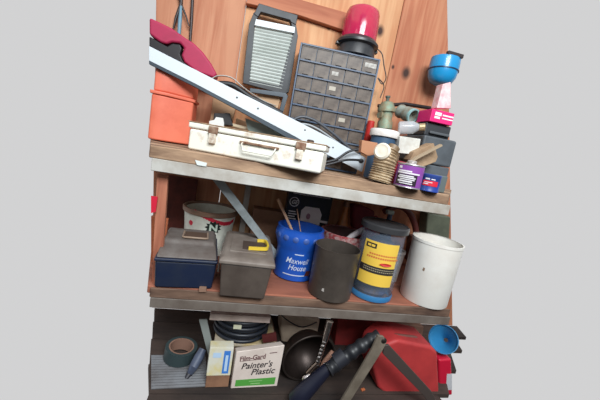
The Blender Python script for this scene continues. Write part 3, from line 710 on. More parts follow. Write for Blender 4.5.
build('lettering', MB().text('N', rp * .36, lambda u, v: fpz2(u + rp * .16, v + pv(228) - rp * .13), off=.002, xs=1.1), mat('letter_white', (206, 222, 206), .5), t)
build('round_mark', MB().poly([(-rp * .72 + rp * .1 * math.cos(a * .5), pv(227) + rp * .1 * math.sin(a * .5)) for a in range(12)], fpz), mat('stripe_red', (0, 0, 0)), t)

# ---- left edge things
t = tag(build('orange_board', MB().slab([(151, 216), (168, 219), (165, 250), (156, 262), (151, 262)], .18, .015), mat('board_orange', (190, 106, 68), .7, dirt=(160, 84, 52)), bevel=.001), 'orange brown board standing left behind the navy tool box', 'board')
tag(build('red_tag', MB().slab([(151, 196), (157.5, 197), (155.5, 212), (151, 213)], .035, .006), mat('tag_red', (206, 30, 58), .5)), 'red tag hanging at the left post of the rack', 'tag')
# cardboard box
kx = W(256, 208, .46); ky = W(284, 212, .46)
tag(build('cardboard_box', MB().slab([(254, 208), (285, 213), (276, 262), (246, 258)], .47, .08), mat('cardboard', (150, 112, 88), .8, dirt=(126, 92, 72)), bevel=.003), 'plain brown cardboard box behind the brown ammunition box', 'box')

# ---- blue coffee tub with sticks
pb_ = G(293, 280.5, T2)
yb2 = .24
xc = (W(274, 262, yb2)[0] + W(315, 262, yb2)[0]) / 2; rb = (W(315, 262, yb2)[0] - W(273, 262, yb2)[0]) / 2
hb2 = W(299, 226, yb2)[2] - T2
TBt = fr(xc, yb2, T2 + .001)
t = thing('coffee_tub', 'bright blue plastic coffee tub with white print holding wooden sticks', 'tub', (xc, yb2, T2))
cb = mat('coffee_blue', (28, 88, 190), .35, dirt=(30, 78, 168), ds=8)
profb = [(rb * .86, 0), (rb * .93, .006), (rb * .95, hb2 * .55), (rb * .97, hb2 * .62), (rb * 1.10, hb2 * .78), (rb * 1.12, hb2 * .90), (rb * 1.06, hb2 * .95), (rb * 1.08, hb2), (rb * .98, hb2), (rb * .96, hb2 * .9), (rb * .82, .006), (.001, .006)]
build('shell', MB(TBt).lathe(profb, 44, capt=False), cb, t)
ab = toward(xc, yb2) + .10
rfb = lambda v: rb * (.93 + .03 * v / hb2)
fb = cyl(TBt, rfb, ab, .0016)
wt = mat('print_paleblue', (196, 206, 226), .5)
build('lettering', MB().text('Maxwell', rb * .36, lambda u, v: fb(u, v + hb2 * .37), shear=.25, off=.0002, xs=.85).text('House', rb * .36, lambda u, v: fb(u + rb * .05, v + hb2 * .24), shear=.25, off=.0004, xs=.85).rect(-rb * .55, rb * .45, hb2 * .130, hb2 * .150, fb, 8).rect(-rb * .15, rb * .25, hb2 * .54, hb2 * .56, fb, 4), wt, t)
build('cup_mark', MB().poly([(rb * .45, hb2 * .14), (rb * .70, hb2 * .12), (rb * .78, hb2 * .22), (rb * .52, hb2 * .24)], fb), mat('cup_dark', (96, 48, 44), .5), t)
for i in range(8):
    a = ab + (i - 3.5) * .42
    build('dimple', MB().lathe([(.014, 0), (.012, .002), (.001, .003)], 14, T=TBt @ Matrix.Translation((rb * 1.105 * math.cos(a), rb * 1.105 * math.sin(a), hb2 * .84)) @ Matrix.Rotation(a, 4, 'Z') @ Matrix.Rotation(PI / 2, 4, 'Y')), mat('coffee_blue_lt', (70, 98, 168), .4), t)
stick_m = mat('stick_pale', (216, 180, 150), .7, dirt=(176, 120, 90), ds=30)
for (a, b, lab) in (((278, 199), (290, 226), 'pale thick wooden paint stick in the blue tub, leaning left'), ((297, 209), (300, 228), 'thin short wooden stick in the blue tub')):
    p, q = W(a[0], a[1], yb2 - .01), W(b[0], b[1], yb2 + .0)
    e = q + (q - p) * .6
    tag(build('wooden_stick', MB().tube([p, q, e], .0065 if 'thick' in lab else .0025, 8), stick_m), lab, 'stick')

# ---- black carton with round monogram
yg = .44
TG = W(291, 192, yg)
gpx = [(290, 191), (333, 197), (330, 244), (286, 240)]
t = thing('switch_carton', 'black carton with round monogram and picture of a white device', 'carton', W(309, 262, yg))
P = [W(a, b, yg) for a, b in gpx]
cw_ = P[1][0] - P[0][0]
gx0 = P[0][0] - .004; gz1 = W(290, 190, yg)[2]
TGm = fr(gx0, yg, T2 + .001, -4)
hg = gz1 - T2 - .002
build('box', MB(TGm).box(0, cw_, 0, .08, 0, hg), mat('carton_black', (30, 36, 48), .35), t, bevel=.002)
fg = flat(TGm, .001); fg2 = flat(TGm, .0016)
s = cw_
wm_ = mat('print_white', (238, 238, 242), .5)
mg = MB()
cx_, cz_ = s * .155, hg - s * .24; R_ = s * .11
for i in range(24):
    a, b = i / 24 * 2 * PI, (i + 1) / 24 * 2 * PI
    mg.poly([(cx_ + R_ * math.cos(a), cz_ + R_ * math.sin(a)), (cx_ + R_ * math.cos(b), cz_ + R_ * math.sin(b)), (cx_ + R_ * .82 * math.cos(b), cz_ + R_ * .82 * math.sin(b)), (cx_ + R_ * .82 * math.cos(a), cz_ + R_ * .82 * math.sin(a))], fg)
mg.text('GE', R_ * 1.15, lambda u, v: fg(u + cx_, v + cz_ - R_ * .40), shear=.3, off=.0008, xs=.85)
build('monogram', mg, wm_, t)
pr_ = MB()
for i in range(5): pr_.rect(s * .06, s * (.22 + .03 * (i % 2)), hg - s * (.47 + .055 * i), hg - s * (.445 + .055 * i), fg)
pr_.rect(s * .10, s * .95, hg - s * .055, hg - s * .035, fg)
build('print', pr_, wm_, t)
build('picture', MB().poly([(s * .36, hg - s * 1.0), (s * .34, hg - s * .40), (s * .42, hg - s * .30), (s * .74, hg - s * .30), (s * .82, hg - s * .44), (s * .78, hg - s * 1.0)], fg2).rect(s * .74, s * .98, hg - s * .62, hg - s * .57, fg), mat('picture_pink', (248, 238, 240), .5), t)
fg3 = flat(TGm, .0022)
build('picture_detail', MB().poly([(s * .52 + s * .05 * math.cos(a / 10 * 2 * PI), hg - s * .52 + s * .07 * math.sin(a / 10 * 2 * PI)) for a in range(10)], fg3), mat('detail_mauve', (176, 130, 150), .5), t)
# ---- amber bottle / funnel
p = W(341, 232, .51)
t = thing('amber_bottle', 'orange brown bottle with long neck behind the red rimmed bowl', 'bottle', (p[0], .51, T2))
TAm = fr(p[0], .51, T2 + .001)
hh = W(341, 206, .51)[2] - T2
build('glass', MB(TAm).lathe([(.038, 0), (.042, .01), (.042, hh * .55), (.034, hh * .66), (.018, hh * .82), (.015, hh), (.010, hh)], 28), mat('amber', (226, 146, 84), .3, dirt=(176, 110, 66), ds=18, dk=.4), t)
build('cap', MB(TAm).lathe([(.019, hh), (.019, hh + .03), (.015, hh + .034)], 20), mat('cap_tan', (176, 132, 100), .5), t)

# ---- red rimmed bowl with rags
yr = .288; xr_ = (W(322, 240, yr)[0] + W(367, 240, yr)[0]) / 2; rr2 = (W(367, 240, yr)[0] - W(322, 240, yr)[0]) / 2
zr = W(344, 233, yr)[2] - T2
TRb = fr(xr_, yr + .02, T2 + .001)
t = thing('paint_bucket', 'dark red rimmed bucket between the blue tub and the clear jar', 'bucket', (xr_, yr + .02, T2))
build('shell', MB(TRb).lathe([(rr2 * .82, 0), (rr2 * .95, zr * .9), (rr2 * .96, zr), (rr2 * .90, zr), (rr2 * .78, .006), (.001, .006)], 40, capt=False), mat('bucket_dark', (104, 60, 60), .5, dirt=(70, 50, 50)), t)
build('rim', MB(TRb).lathe([(rr2 * .96, zr * .80), (rr2 * 1.02, zr * .82), (rr2 * 1.04, zr), (rr2 * .98, zr * 1.02), (rr2 * .93, zr)], 40, capb=False, capt=False), mat('rim_red', (150, 48, 54), .5, dirt=(188, 170, 166), dk=.42, ds=60), t)
tag(build('paint_roller_sleeve', MB().tube([W(338, 247, .25), W(352, 236, .235), W(364, 229, .215)], [.012, .014, .014], 14), mat('rag_white', (240, 234, 236), .8, dirt=(214, 200, 204))), 'off-white rolled rag laid across the red rimmed bucket', 'rag')
tag(build('red_cloth', MB().slab([(358, 238), (362, 228), (378, 216), (384, 226), (372, 238)], .25, .03), mat('cloth_red', (176, 40, 62), .8, dirt=(146, 30, 50)), bevel=.008, seg=3), 'bright red cloth corner beside the white rolled rag', 'cloth')
tag(build('red_bag', MB().slab([(353, 204), (364, 206), (376, 212), (372, 232), (356, 236), (353, 226)], .46, .06), mat('bag_red', (120, 34, 44), .7, dirt=(90, 26, 34)), bevel=.015, seg=3), 'dull red bag at the back behind the clear jar', 'bag')

# ---- dark grey open can
yd = .075; xd = (W(314, 272, yd)[0] + W(351, 274, yd)[0]) / 2; rdm = (W(353.5, 272, yd)[0] - W(311, 270, yd)[0]) / 2
zd = W(334, 246, yd)[2] - T2
TD = fr(xd, yd, T2 + .001)
t = thing('plant_pot', 'dark grey brown open plastic container in front on the middle shelf', 'container', (xd, yd, T2))
build('shell', MB(TD).lathe([(rdm * .93, 0), (rdm * .97, .004), (rdm * 1.0, zd * .97), (rdm * 1.02, zd), (rdm * .965, zd), (rdm * .92, .006), (.001, .006)], 44, capt=False), mat('pot_dark', (78, 70, 64), .4, dirt=(60, 54, 49), ds=9), t)
fd = cyl(TD, lambda v: rdm * .985, toward(xd, yd), .0012)
build('chip_mark', MB().poly([(-rdm * .32, zd * .20), (-rdm * .20, zd * .19), (-rdm * .22, zd * .26), (-rdm * .30, zd * .25)], fd), mat('chip_grey', (176, 170, 164), .6), t)

# ---- clear jar with yellow label
yj = .10; xj = (W(355, 262, yj)[0] + W(397, 266, yj)[0]) / 2; rj = (W(398, 262, yj)[0] - W(360, 256, yj)[0]) / 2 
zj = W(383, 228.5, yj)[2] - T2
TJ = fr(xj, yj, T2 + .001)
t = thing('wipes_jar', 'clear plastic jar with black lid and yellow label', 'jar', (xj, yj, T2))
aj = toward(xj, yj) + .06
clr = mat('jar_clear', (128, 144, 164), .18, alpha=.17, coat=.3)
build('wall', MB(TJ).lathe([(rj * .9, 0), (rj * .97, .006), (rj, .02), (rj, zj - .012), (rj * .93, zj), (rj * .90, zj), (rj * .97, zj - .014), (rj * .97, .02), (rj * .9, .004), (.001, .004)], 44, capt=False), clr, t)
build('contents', MB(TJ).lathe([(rj * .60, .006), (rj * .72, .03), (rj * .58, .06), (rj * .68, .10), (rj * .55, zj * .6), (rj * .62, zj * .80), (rj * .4, zj * .86), (.001, zj * .87)], 26), mat('blue_contents', (40, 84, 140), .6, dirt=(92, 74, 66), dk=.55, ds=12), t)
build('base_ring', MB(TJ).lathe([(rj * .92, .0), (rj * 1.0, .005), (rj * 1.02, .022), (rj * .98, .03)], 44, capb=False, capt=False), mat('jar_blue', (58, 130, 186), .3, alpha=.8), t)
build('lid', MB(TJ).lathe([(rj * .96, zj - .002), (rj * 1.09, zj), (rj * 1.10, zj + .022), (rj * 1.04, zj + .027), (rj * .98, zj + .022), (rj * .9, zj + .024), (.001, zj + .024)], 44, capt=False), mat('jar_lid', (58, 58, 60), .3), t)
fj = cyl(TJ, lambda v: rj, aj, .001); fj2 = cyl(TJ, lambda v: rj, aj, .0017); fj3 = cyl(TJ, lambda v: rj, aj, .0024)
v0, v1 = zj * .25, zj * .86; vh = v1 - v0; ul, ur = -rj * .80, rj * .84
build('label_panel', MB().rect(ul, ur, v0, v1, fj, 24), mat('label_yellow', (236, 196, 78), .5), t)
build('label_band', MB().rect(ul, ur, v0 + vh * .28, v0 + vh * .44, fj2, 24), mat('label_black', (44, 40, 42), .5), t)
build('logo_panel', MB().rect(ul + rj * .10, ul + rj * .60, v0 + vh * .84, v0 + vh * .95, fj2, 8), mat('label_black', (44, 40, 42), .5), t)
pm = MB()
for (a, b, c, d) in ((.18, .34, .87, .92), (.37, .53, .87, .92)): pm.rect(ul + rj * a, ul + rj * b, v0 + vh * c, v0 + vh * d, fj3, 3)
build('logo_print', pm, mat('label_yellow', (0, 0, 0)), t)
pm = MB()
for (a, b, c, d) in ((.35, 1.60, .70, .735), (.25, 1.70, .625, .665)):
    x = a
    while x < b: pm.rect(ul + rj * x, ul + rj * (x + .07), v0 + vh * c, v0 + vh * d, fj2, 1); x += .10
build('print', pm, mat('print_orange', (206, 104, 60), .5), t)
build('seal', MB().poly([(rj * .33 + rj * .26 * math.cos(a / 16 * 2 * PI), v0 + vh * .53 + vh * .035 * math.sin(a / 16 * 2 * PI)) for a in range(16)], cyl(TJ, lambda v: rj, aj, .006)), mat('seal_red', (200, 48, 44), .5), t)
pm = MB()
for c in (.33, .38):
    x = .2
    while x < 1.6: pm.rect(ul + rj * x, ul + rj * (x + .06), v0 + vh * c, v0 + vh * (c + .02), fj3, 1); x += .09
build('print', pm, mat('print_grey', (170, 160, 130), .5), t)

# ---- small white cup behind the jar
xw = (W(385, 260, .28)[0] + W(404, 262, .28)[0]) / 2; zw = W(398, 250, .28)[2] - T2
TW = fr(xw, .28, T2 + .001); rw = .042
t = thing('plastic_cup', 'small white plastic cup half hidden behind the clear jar', 'cup', (xw, .28, T2))
build('cup', MB(TW).lathe([(rw * .75, 0), (rw, zw * .95), (rw * .93, zw * .95), (rw * .7, .004), (.001, .004)], 30, capt=False), mat('cup_white', (196, 188, 182), .5), t)
build('rim', MB(TW).lathe([(rw, zw * .9), (rw * 1.08, zw * .92), (rw * 1.08, zw), (rw * .95, zw), (rw * .93, zw * .95)], 30, capb=False, capt=False), mat('cup_white', (0, 0, 0)), t)

# ---- big white bucket
gwb = G(432, 312.5, T2)
xl_ = W(404, 290, .12)[0]; yB = .098
rB = .110
xB = W(405, 286, yB)[0] + rB * 1.0
zB = W(441, 241, yB)[2] - T2
TBk = fr(xB, yB, T2 + .001)
t = thing('bucket', 'large plain white plastic bucket at the right end of the middle shelf', 'bucket', (xB, yB, T2))
rfB = lambda v: rB * (.985 + .03 * v / zB)
build('shell', MB(TBk).lathe([(rB * .965, 0), (rB * .985, .004), (rfB(zB), zB), (rfB(zB) * .97, zB + .001), (rB * .955, .006), (.001, .006)], 52, capt=False), mat('bucket_white', (238, 235, 228), .45, dirt=(222, 214, 204), dk=.35, ds=5), t)
build('rim', MB(TBk).lathe([(rfB(zB) * 1.0, zB * .965), (rfB(zB) * 1.02, zB * .97), (rfB(zB) * 1.02, zB + .003), (rfB(zB) * .965, zB + .003)], 52, capb=False, capt=False), mat('bucket_white', (0, 0, 0)), t)
fB = cyl(TBk, rfB, toward(xB, yB), .001)
build('mark', MB().poly([(-rB * .28, zB * .56), (-rB * .20, zB * .55), (-rB * .19, zB * .60), (-rB * .26, zB * .61)], fB), mat('mark_brown', (130, 104, 84), .6), t)
# ---- dim things at the back right
tag(build('rubber_hose', MB().tube(smooth_path([W(384, 212, .47), W(398, 206, .48), W(410, 214, .48), W(416, 232, .48), W(414, 256, .48)]), .018, 14), mat('hose_maroon', (96, 44, 40), .5)), 'thick maroon rubber hose hanging behind the clear jar', 'hose')
tag(build('green_container', MB().slab([(428, 213), (451, 217), (448, 262), (425, 258)], .46, .09), mat('green_dull', (92, 96, 80), .6, dirt=(72, 76, 64)), bevel=.01, seg=3), 'dull green container at the back right behind the white bucket', 'container')
t = thing('spray_bottle', 'small blue and white bottle top showing above the jar lid', 'bottle', W(386, 250, .34))
p = W(388, 224, .34)
TS = fr(p[0], .34, T2 + .001); hs = W(387, 214, .34)[2] - T2
build('bottle', MB(TS).lathe([(.03, 0), (.03, hs * .8), (.014, hs * .9), (.012, hs)], 22), mat('spray_navy', (44, 60, 92), .4), t)
build('trigger', MB(TS).box(-.024, .016, -.012, .012, hs, hs + .022), mat('spray_white', (170, 184, 178), .4), t, bevel=.004)
tag(build('wooden_crate', MB().slab([(412, 236), (451, 241), (449, 268), (409, 262)], .36, .05), mat('crate_brown', (112, 66, 50), .8, dirt=(84, 50, 40)), bevel=.003), 'reddish brown crate end behind the white bucket', 'crate')

# ================================================================ FLOOR LEVEL
# ---- corrugated clear sheet
sh0 = MB(); 
A0, A1, A2, A3 = G(151, 390, 0), G(208, 387, 0), G(205, 356, 0), G(151, 356, 0)
n = 26; vs = []; fs = []
for i in range(n + 1):
    t_ = i / n; z = .006 + (.004 if i % 2 else 0)
    p = A0 * (1 - t_) + A3 * t_; q = A1 * (1 - t_) + A2 * t_
    vs += [(p[0], p[1], z), (q[0], q[1], z), (p[0], p[1], z - .004), (q[0], q[1], z - .004)]
for i in range(n):
    k = 4 * i; fs += [(k, k + 1, k + 5, k + 4), (k + 3, k + 2, k + 6, k + 7), (k + 2, k, k + 4, k + 6), (k + 1, k + 3, k + 7, k + 5)]
fs += [(2, 3, 1, 0), (4 * n, 4 * n + 1, 4 * n + 3, 4 * n + 2)]
tag(build('corrugated_sheet', MB().add(vs, fs), mat('sheet_grey', (112, 114, 118), .4, dirt=(84, 80, 80), dk=.45, ds=8)), 'greyish corrugated plastic sheet lying flat under the tape roll', 'plastic sheet')
# ---- tape roll
pt = G(182, 365.5, .012); yt = pt[1] + .055; xt = (W(166, 352, yt)[0] + W(194, 352, yt)[0]) / 2; rt = (W(196, 350, yt)[0] - W(164, 350, yt)[0]) / 2
zt_ = W(180, 346, yt)[2] - .012
TTp = fr(xt, yt, .0125, 0, 0, 4)
t = thing('tape_roll', 'wide roll of dark green tape with brown core at the lower left', 'tape roll', (xt, yt, .012))
build('tape', MB(TTp).lathe([(rt * .76, 0), (rt, 0), (rt, zt_), (rt * .78, zt_)], 44, capb=False, capt=False), mat('tape_green', (52, 66, 68), .5), t)
build('core', MB(TTp).lathe([(rt * .70, 0), (rt * .77, 0), (rt * .79, zt_ * 1.01), (rt * .70, zt_ * 1.0), (rt * .70, 0)], 44, capb=False, capt=False), mat('tape_core', (140, 106, 90), .8), t)
# ---- utility knife / glove
t = thing('hose_nozzle', 'slate blue garden hose nozzle leaning beside the tape roll', 'nozzle', G(192, 376, .01))
nb = mat('nozzle_slate', (82, 92, 114), .5, dirt=(64, 70, 88))
yk = .075
build('body', MB().tube([W(203, 349, yk + .05), W(199, 357, yk + .03), W(194, 366, yk), W(190, 373, yk)], [.016, .021, .019, .013], 18), nb, t)
build('tip', MB().tube([W(190, 373, yk), W(186, 379, yk - .02)], [.014, .009], 14), mat('nozzle_dark', (42, 42, 50), .5), t)
# ---- small carton with blue stripe
yx = .015
f0, f1 = G(205, 387.5, 0), G(228, 387.5, 0)
wS = f1[0] - f0[0]
hS = W(215, 347, .035)[2]
t = thing('small_carton', 'small white carton with blue side stripe and worn brown base', 'carton', (f0[0] + wS / 2, .05, 0))
TSm = fr(f0[0], .012, .001, 3)
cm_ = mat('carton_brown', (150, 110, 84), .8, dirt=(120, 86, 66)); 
z_ = W(215, 376, .012)[2]
build('base', MB(TSm).box(0, wS, 0, .06, 0, z_), cm_, t, bevel=.002)
build('sleeve', MB(TSm).add(*loft([ring(-.002, wS + .001, -.002, .062, z_), ring(-.002, wS + .001, .016, .062, hS)])), mat('carton_offwhite', (206, 204, 190), .5, dirt=(206, 190, 120), dk=.38, ds=16), t, bevel=.002)
slope = (.018) / (hS - z_)
fS = lambda u, v: TSm @ Vector((u, -.0035 + (v - z_) * slope, v))
build('stripe', MB().rect(wS * .62, wS * .90, z_ + .01, hS - .012, fS), mat('stripe_blue', (58, 118, 196), .5), t)
build('print', MB().rect(wS * .70, wS * .82, z_ + .02, hS - .03, lambda u, v: fS(u, v) + Vector((0, -.0008, 0))).rect(wS * .15, wS * .5, hS - .04, hS - .02, fS), mat('print_pale', (176, 200, 224), .5), t)

# ---- painter's plastic carton
f0, f1 = G(230.5, 389, 0), G(277, 386.5, 0)
TPp = fr(f0[0], f0[1], .0015, math.degrees(math.atan2(f1[1] - f0[1], f1[0] - f0[0])))
wP = float(np.linalg.norm((f1 - f0)[:2])); 
hP = W(231, 352, f0[1])[2]; hP2 = W(277, 345, f1[1])[2]
t = thing('drop_cloth_carton', 'white carton lettered Painter\'s Plastic with a green band', 'carton', (f0[0] + wP / 2, f0[1] + .05, 0))
vs = [(0, 0, 0), (wP, 0, 0), (wP, .055, 0), (0, .055, 0), (0, .0, hP), (wP, 0, hP2), (wP - .004, .055, hP2 - .022), (0, .055, hP - .022)]
build('box', MB(TPp).add(vs, [(3, 2, 1, 0), (4, 5, 6, 7), (0, 1, 5, 4), (1, 2, 6, 5), (2, 3, 7, 6), (3, 0, 4, 7)]), mat('painter_white', (224, 210, 200), .6, dirt=(204, 188, 178), dk=.35, ds=8), t, bevel=.003)
def fP(e=.001): return lambda u, v: TPp @ Vector((u, -e, v * (1 + (hP2 / hP - 1) * u / wP * .9)))
f1_ = fP(); f2_ = fP(.0018)
dk_ = mat('print_dark', (48, 42, 44), .5)
build('lettering', MB().text("Painter's", hP * .215, lambda u, v: f1_(u + wP * .47, v + hP * .52), shear=.22, off=.0006, xs=1.02).text('Plastic', hP * .215, lambda u, v: f1_(u + wP * .62, v + hP * .345), shear=.22, off=.0006, xs=1.08), dk_, t)
build('brand_print', MB().text('Film-Gard', hP * .17, lambda u, v: f1_(u + wP * .36, v + hP * .74), off=.0008, xs=.9).rect(wP * .10, wP * .56, hP * .725, hP * .735, f1_).rect(wP * .70, wP * .86, hP * .85, hP * .87, f1_), mat('print_brown', (110, 78, 78), .5), t)
build('green_band', MB().rect(wP * .08, wP * .93, hP * .06, hP * .235, f1_), mat('band_green', (84, 160, 68), .5), t)
build('band_print', MB().rect(wP * .36, wP * .64, hP * .17, hP * .19, f2_).rect(wP * .40, wP * .60, hP * .10, hP * .125, f2_), mat('print_green_pale', (150, 196, 130), .5), t)

# ---- stack behind: yellow pad, cable coil in a pack, flat white box
zb1 = 0.001
x0, x1 = W(214, 350, .16)[0], W(274, 350, .16)[0]
zy = W(236, 347, .13)[2]; zc = zy + .018; zf = W(236, 322, .13)[2] + .002; lp = (zf - zc - .018) / 6
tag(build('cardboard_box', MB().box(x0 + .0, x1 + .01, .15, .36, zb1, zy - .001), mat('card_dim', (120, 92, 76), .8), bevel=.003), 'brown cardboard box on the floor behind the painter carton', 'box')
tag(build('envelope', MB().box(x0 - .005, x1, .13, .36, zy, zy + .0165), mat('pad_yellow', (176, 150, 92), .7, dirt=(176, 168, 156), dk=.5, ds=7), bevel=.004), 'yellow and cream flat packet under the black cable coil', 'packet')
xcc = (W(206, 330, .24)[0] + W(274, 330, .24)[0]) / 2; rc = .125
t = thing('cable_coil', 'black cable coil with white paper band under the flat white box', 'cable coil', (xcc, .25, zc))
loops = []
for k in range(7):
    R = rc - .010 * (k % 2); z = zc + .009 + lp * k
    path = [(xcc + R * math.cos(a / 40 * 2 * PI), .25 + R * .95 * math.sin(a / 40 * 2 * PI), z) for a in range(40)]
    build('loop', MB().tube(path, .0082, 10, closed=True), mat('cable_black', (36, 40, 48), .4), t)
ang = toward(xcc, .25)
pth = [(xcc - .03 + .0, .25 - rc * .95 - .010, zc + .048), (xcc - .005, .25 - rc * .95 - .012, zc + .048)]
build('paper_band', MB().box(xcc - .045, xcc - .010, .25 - rc * .95 - .011, .25 - rc * .95 - .006, zf - .030, zf - .012), mat('band_cream', (206, 206, 180), .6), t)
q0, q1 = W(209, 322, .13), W(270, 322, .13)
tag(build('flat_carton', MB().box(q0[0], q1[0], .13, .36, zf, zf + .030), mat('flat_white', (222, 204, 194), .6, dirt=(176, 156, 146), ds=8), bevel=.002), 'flat whitish carton lying on top of the black cable coil', 'carton')
# clear sleeve standing at left of coil
tag(build('plastic_sleeve', MB().slab([(199, 320), (207, 320), (216, 362), (210, 362)], .13, .008), mat('sleeve_clear', (140, 146, 142), .3)), 'grey clear plastic sleeve standing left of the cable coil', 'sleeve')
tag(build('red_packet', MB().slab([(262, 336), (276, 333), (277, 341), (263, 343)], .115, .010), mat('packet_red', (80, 32, 32), .5)), 'dull red packet at the right of the cable coil', 'packet')

# ---- cream pillow-like bag
t = thing('stuffed_bag', 'cream plastic bag under the shelf between coil and chrome tool', 'bag', W(296, 345, .34))
build('bag', MB().slab([(281, 316), (298, 314), (321, 320), (318, 334), (306, 348), (290, 353), (282, 348), (280, 330)], .33, .12), mat('bag_cream', (214, 194, 172), .7, dirt=(184, 162, 140), ds=8), t, bevel=.02, seg=4)
build('cord', MB().tube(smooth_path([W(278, 312, .31), W(290, 322, .315), W(303, 327, .315), W(317, 322, .315)]), .003), mat('cord_black', (0, 0, 0)), t)

# ---- clamp lamp reflector with dark bowl
ym = .05
p = W(309, 358, ym)
t = thing('clamp_lamp', 'dark round metal reflector bowl standing beside the painter carton', 'lamp', (p[0], ym, 0))
Rm = (W(338, 368, ym)[0] - W(272, 368, ym)[0]) / 2
TM = Matrix.Translation(Vector((p[0], ym, p[2]))) @ Matrix.Rotation(math.radians(96), 4, 'X') @ Matrix.Rotation(math.radians(8), 4, 'Y')
met = mat('bowl_steel', (58, 48, 44), .38, .6, dirt=(34, 27, 25), ds=9)
kk = min(1, (p[2] - .004) / Rm)
Rm = min(Rm, p[2] - .004)
build('bowl', MB().lathe([(Rm * 1.03, .0), (Rm, .004), (Rm * .92, -.03), (Rm * .72, -.075), (Rm * .4, -.105), (Rm * .18, -.115), (.001, -.115), (.001, -.119), (Rm * .42, -.109), (Rm * .76, -.078), (Rm * .96, -.03), (Rm * 1.03, .0)], 48, T=TM, capb=False, capt=False), met, t)
build('rolled_rim', MB().tube([TM @ Vector((Rm * 1.02 * math.cos(a / 48 * 2 * PI), Rm * 1.02 * math.sin(a / 48 * 2 * PI), .002)) for a in range(48)], .004, 8, closed=True), mat('rim_dark', (62, 54, 50), .4, .6), t)
# ---- chrome tool
t = thing('hand_drill', 'chrome hand tool with twisted shaft standing in front of the dark bowl', 'hand tool', G(310, 388, 0))
chm = mat('chrome', (220, 214, 210), .16, 1.0)
yh = -.01
build('shaft', MB().tube([W(330, 321, yh), W(325, 340, yh)], [.0155, .014], 16), chm, t)
sp = MB(); n = 36; P0, P1 = Vector(W(325, 340, yh)), Vector(W(317, 364, yh))
sp.tube([P0.lerp(P1, i / n) for i in range(n + 1)], [.008 + .004 * abs(math.sin(i * .55)) for i in range(n + 1)], 12)
build('twisted_section', sp, chm, t)
P2 = W(318, 362, yh)
build('frame', MB().tube(smooth_path([W(318, 362, yh), W(312, 368, yh), W(307, 374, yh), W(304, 380, yh)]), [.010] * 19, 14), mat('chrome_warm', (196, 176, 160), .25, 1.0), t)
pk = W(308, 379, yh - .01)
build('gear_housing', MB().lathe([(.001, -.018), (.018, -.014), (.027, -.004), (.027, .004), (.018, .014), (.001, .018)], 28, T=Matrix.Translation(Vector(pk)) @ Matrix.Rotation(1.1, 4, 'X')), chm, t)
build('handle', MB().tube([W(333, 352, yh + .02), W(326, 362, yh + .015), W(319, 374, yh + .012)], [.012, .017, .011], 16), mat('handle_pinkwood', (176, 132, 112), .5), t)

# ---- red fuel can
redp = mat('fuel_red', (184, 56, 56), .6, dirt=(160, 46, 48), dk=.4, ds=6)
yg_ = -.035
t = thing('fuel_can', 'large red plastic fuel can on the floor at the lower right', 'fuel can', G(408, 396, 0))
pts = [(373, 366), (378, 352), (388, 344), (398, 340), (432, 347), (438, 353), (440, 392), (436, 397), (388, 397), (378, 388)]
build('body', MB().slab(pts, .0, .17), redp, t, bevel=.022, seg=5)
zc_ = W(417, 347, .05)
TF = fr(zc_[0], .07, zc_[2] - .012)
build('filler_cap', MB(TF).lathe([(.030, 0), (.030, .022), (.024, .026)], 24), mat('cap_brown', (120, 84, 74), .6), t)
build('spout', MB().tube(smooth_path([W(418, 344, .07), W(416, 338, .06), W(404, 336, .05), W(394, 335, .05)]), .008), mat('spout_brown', (110, 70, 62), .5), t)
# second red jug
t = thing('red_jug', 'bright red jug cut off at the right edge behind the fuel can', 'jug', G(446, 392, 0))
build('body', MB().slab([(439, 360), (452, 359), (453, 396), (443, 396), (439, 388)], .05, .14), mat('jug_red', (196, 26, 56), .4), t, bevel=.012, seg=4)
pw = W(449, 380, .045); build('label_patch', MB().slab([(447, 374), (452, 374), (452, 390), (446, 390)], .049, .002), mat('patch_white', (196, 196, 200), .5), t)
# blue funnel
t = thing('funnel', 'translucent blue funnel lying on the red jug at the right edge', 'funnel', W(440, 352, .1))
p = W(441, 338, .06); q = W(446, 352, .16)
TFu = align(W(446, 340, .15), W(441, 338, .04)); Rf = (W(453, 340, .05)[0] - W(428.5, 338, .05)[0]) / 2
build('cone', MB().lathe([(.012, -.012), (.014, 0), (Rf * .85, .085), (Rf, .095), (Rf, .112), (Rf * .95, .112), (Rf * .94, .095), (Rf * .78, .085), (.010, .002)], 36, T=TFu, capt=False, capb=False), mat('funnel_blue', (50, 128, 176), .35), t)
# red box at the back
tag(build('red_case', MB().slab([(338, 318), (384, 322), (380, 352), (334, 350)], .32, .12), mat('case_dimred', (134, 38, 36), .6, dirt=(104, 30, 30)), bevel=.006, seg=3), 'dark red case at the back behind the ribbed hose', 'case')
tag(build('brown_carton', MB().slab([(390, 322), (424, 327), (420, 352), (386, 352)], .44, .10), mat('carton_dim', (116, 84, 68), .8, dirt=(92, 66, 54)), bevel=.004), 'brown carton at the back above the red fuel can', 'carton')

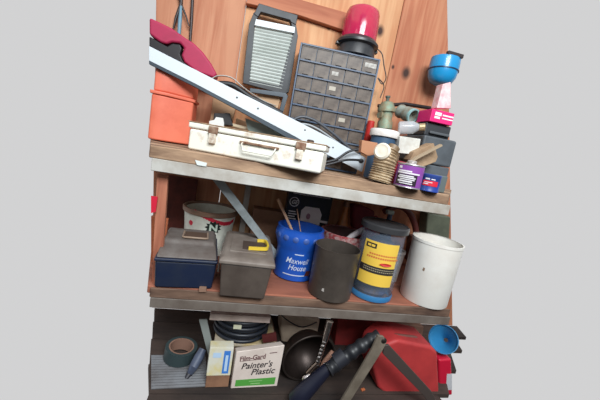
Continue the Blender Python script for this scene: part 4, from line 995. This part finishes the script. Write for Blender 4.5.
# ---- black ribbed hose with navy handle
t = thing('ribbed_pipe', 'black ribbed flexible pipe with navy handle slanting across the floor items', 'flexible pipe', G(340, 396, 0))
path = smooth_path([W(379, 336, -.07), W(366, 343, -.075), W(352, 352, -.08), W(340, 361, -.085), W(328, 370, -.10)], 12)
m_ = len(path)
rr = [.027 + .005 * math.cos(i / 8 * 2 * PI) * (.6 if i > 4 else .3) for i in range(m_)]
build('ribbed_tube', MB().tube(path, rr, 20), mat('ribbed_black', (26, 28, 33), .45), t)
hpx = [W(336, 362, -.09), W(326, 370, -.09), W(314, 382, -.09), W(303, 393, -.09), W(298, 400, -.085)]
build('handle', MB().tube(smooth_path(hpx, 6), [.018 + .001 * i for i in range(25)][:25], 16), mat('handle_navy', (22, 25, 42), .4), t)
build('collar', MB().tube([W(345, 355, -.084), W(336, 362, -.088)], [.033, .032], 20), mat('collar_dark', (34, 36, 44), .5), t)

# ---- folding stand legs
t = thing('folding_stand', 'folding stand of two crossed flat metal legs in front of the fuel can', 'stand', G(385, 398, 0))
lm = mat('stand_leg', (132, 122, 108), .55, .2, dirt=(104, 94, 82), ds=12)
build('leg', MB().slab([(378, 336), (384, 337), (387, 342), (383, 350), (350, 402), (341, 402), (372, 350)], -.135, .012), lm, t, bevel=.002)
build('leg', MB().slab([(384, 346), (389, 345), (432, 392), (437, 402), (428, 402), (424, 396), (383, 354)], -.120, .010), mat('stand_leg_dark', (74, 64, 60), .6, .2), t, bevel=.002)
p = W(384, 341, -.135)
build('pivot_bolt', MB().lathe([(.011, -.008), (.012, .0), (.007, .004), (.001, .004)][::-1], 20, T=Matrix.Translation(Vector(p)) @ Matrix.Rotation(PI / 2, 4, 'X')), mat('bolt_dark', (56, 50, 46), .4, .6), t)
# a few loose bits on the floor
for (a, b, m, lab, nm) in ((362, 392, mat('bit_orange', (176, 96, 56), .7), 'small orange brown chip on the floor between the stand legs', 'wood_chip'), (352, 384, mat('bit_grey', (110, 100, 92), .7), 'small grey chip on the floor left of the stand leg', 'stone_chip')):
    g = G(a, b, 0); tag(build(nm, MB().box(0, .02, 0, .012, 0, .008, T=fr(g[0], g[1], .0005, 20)), m, bevel=.002), lab, 'chip')
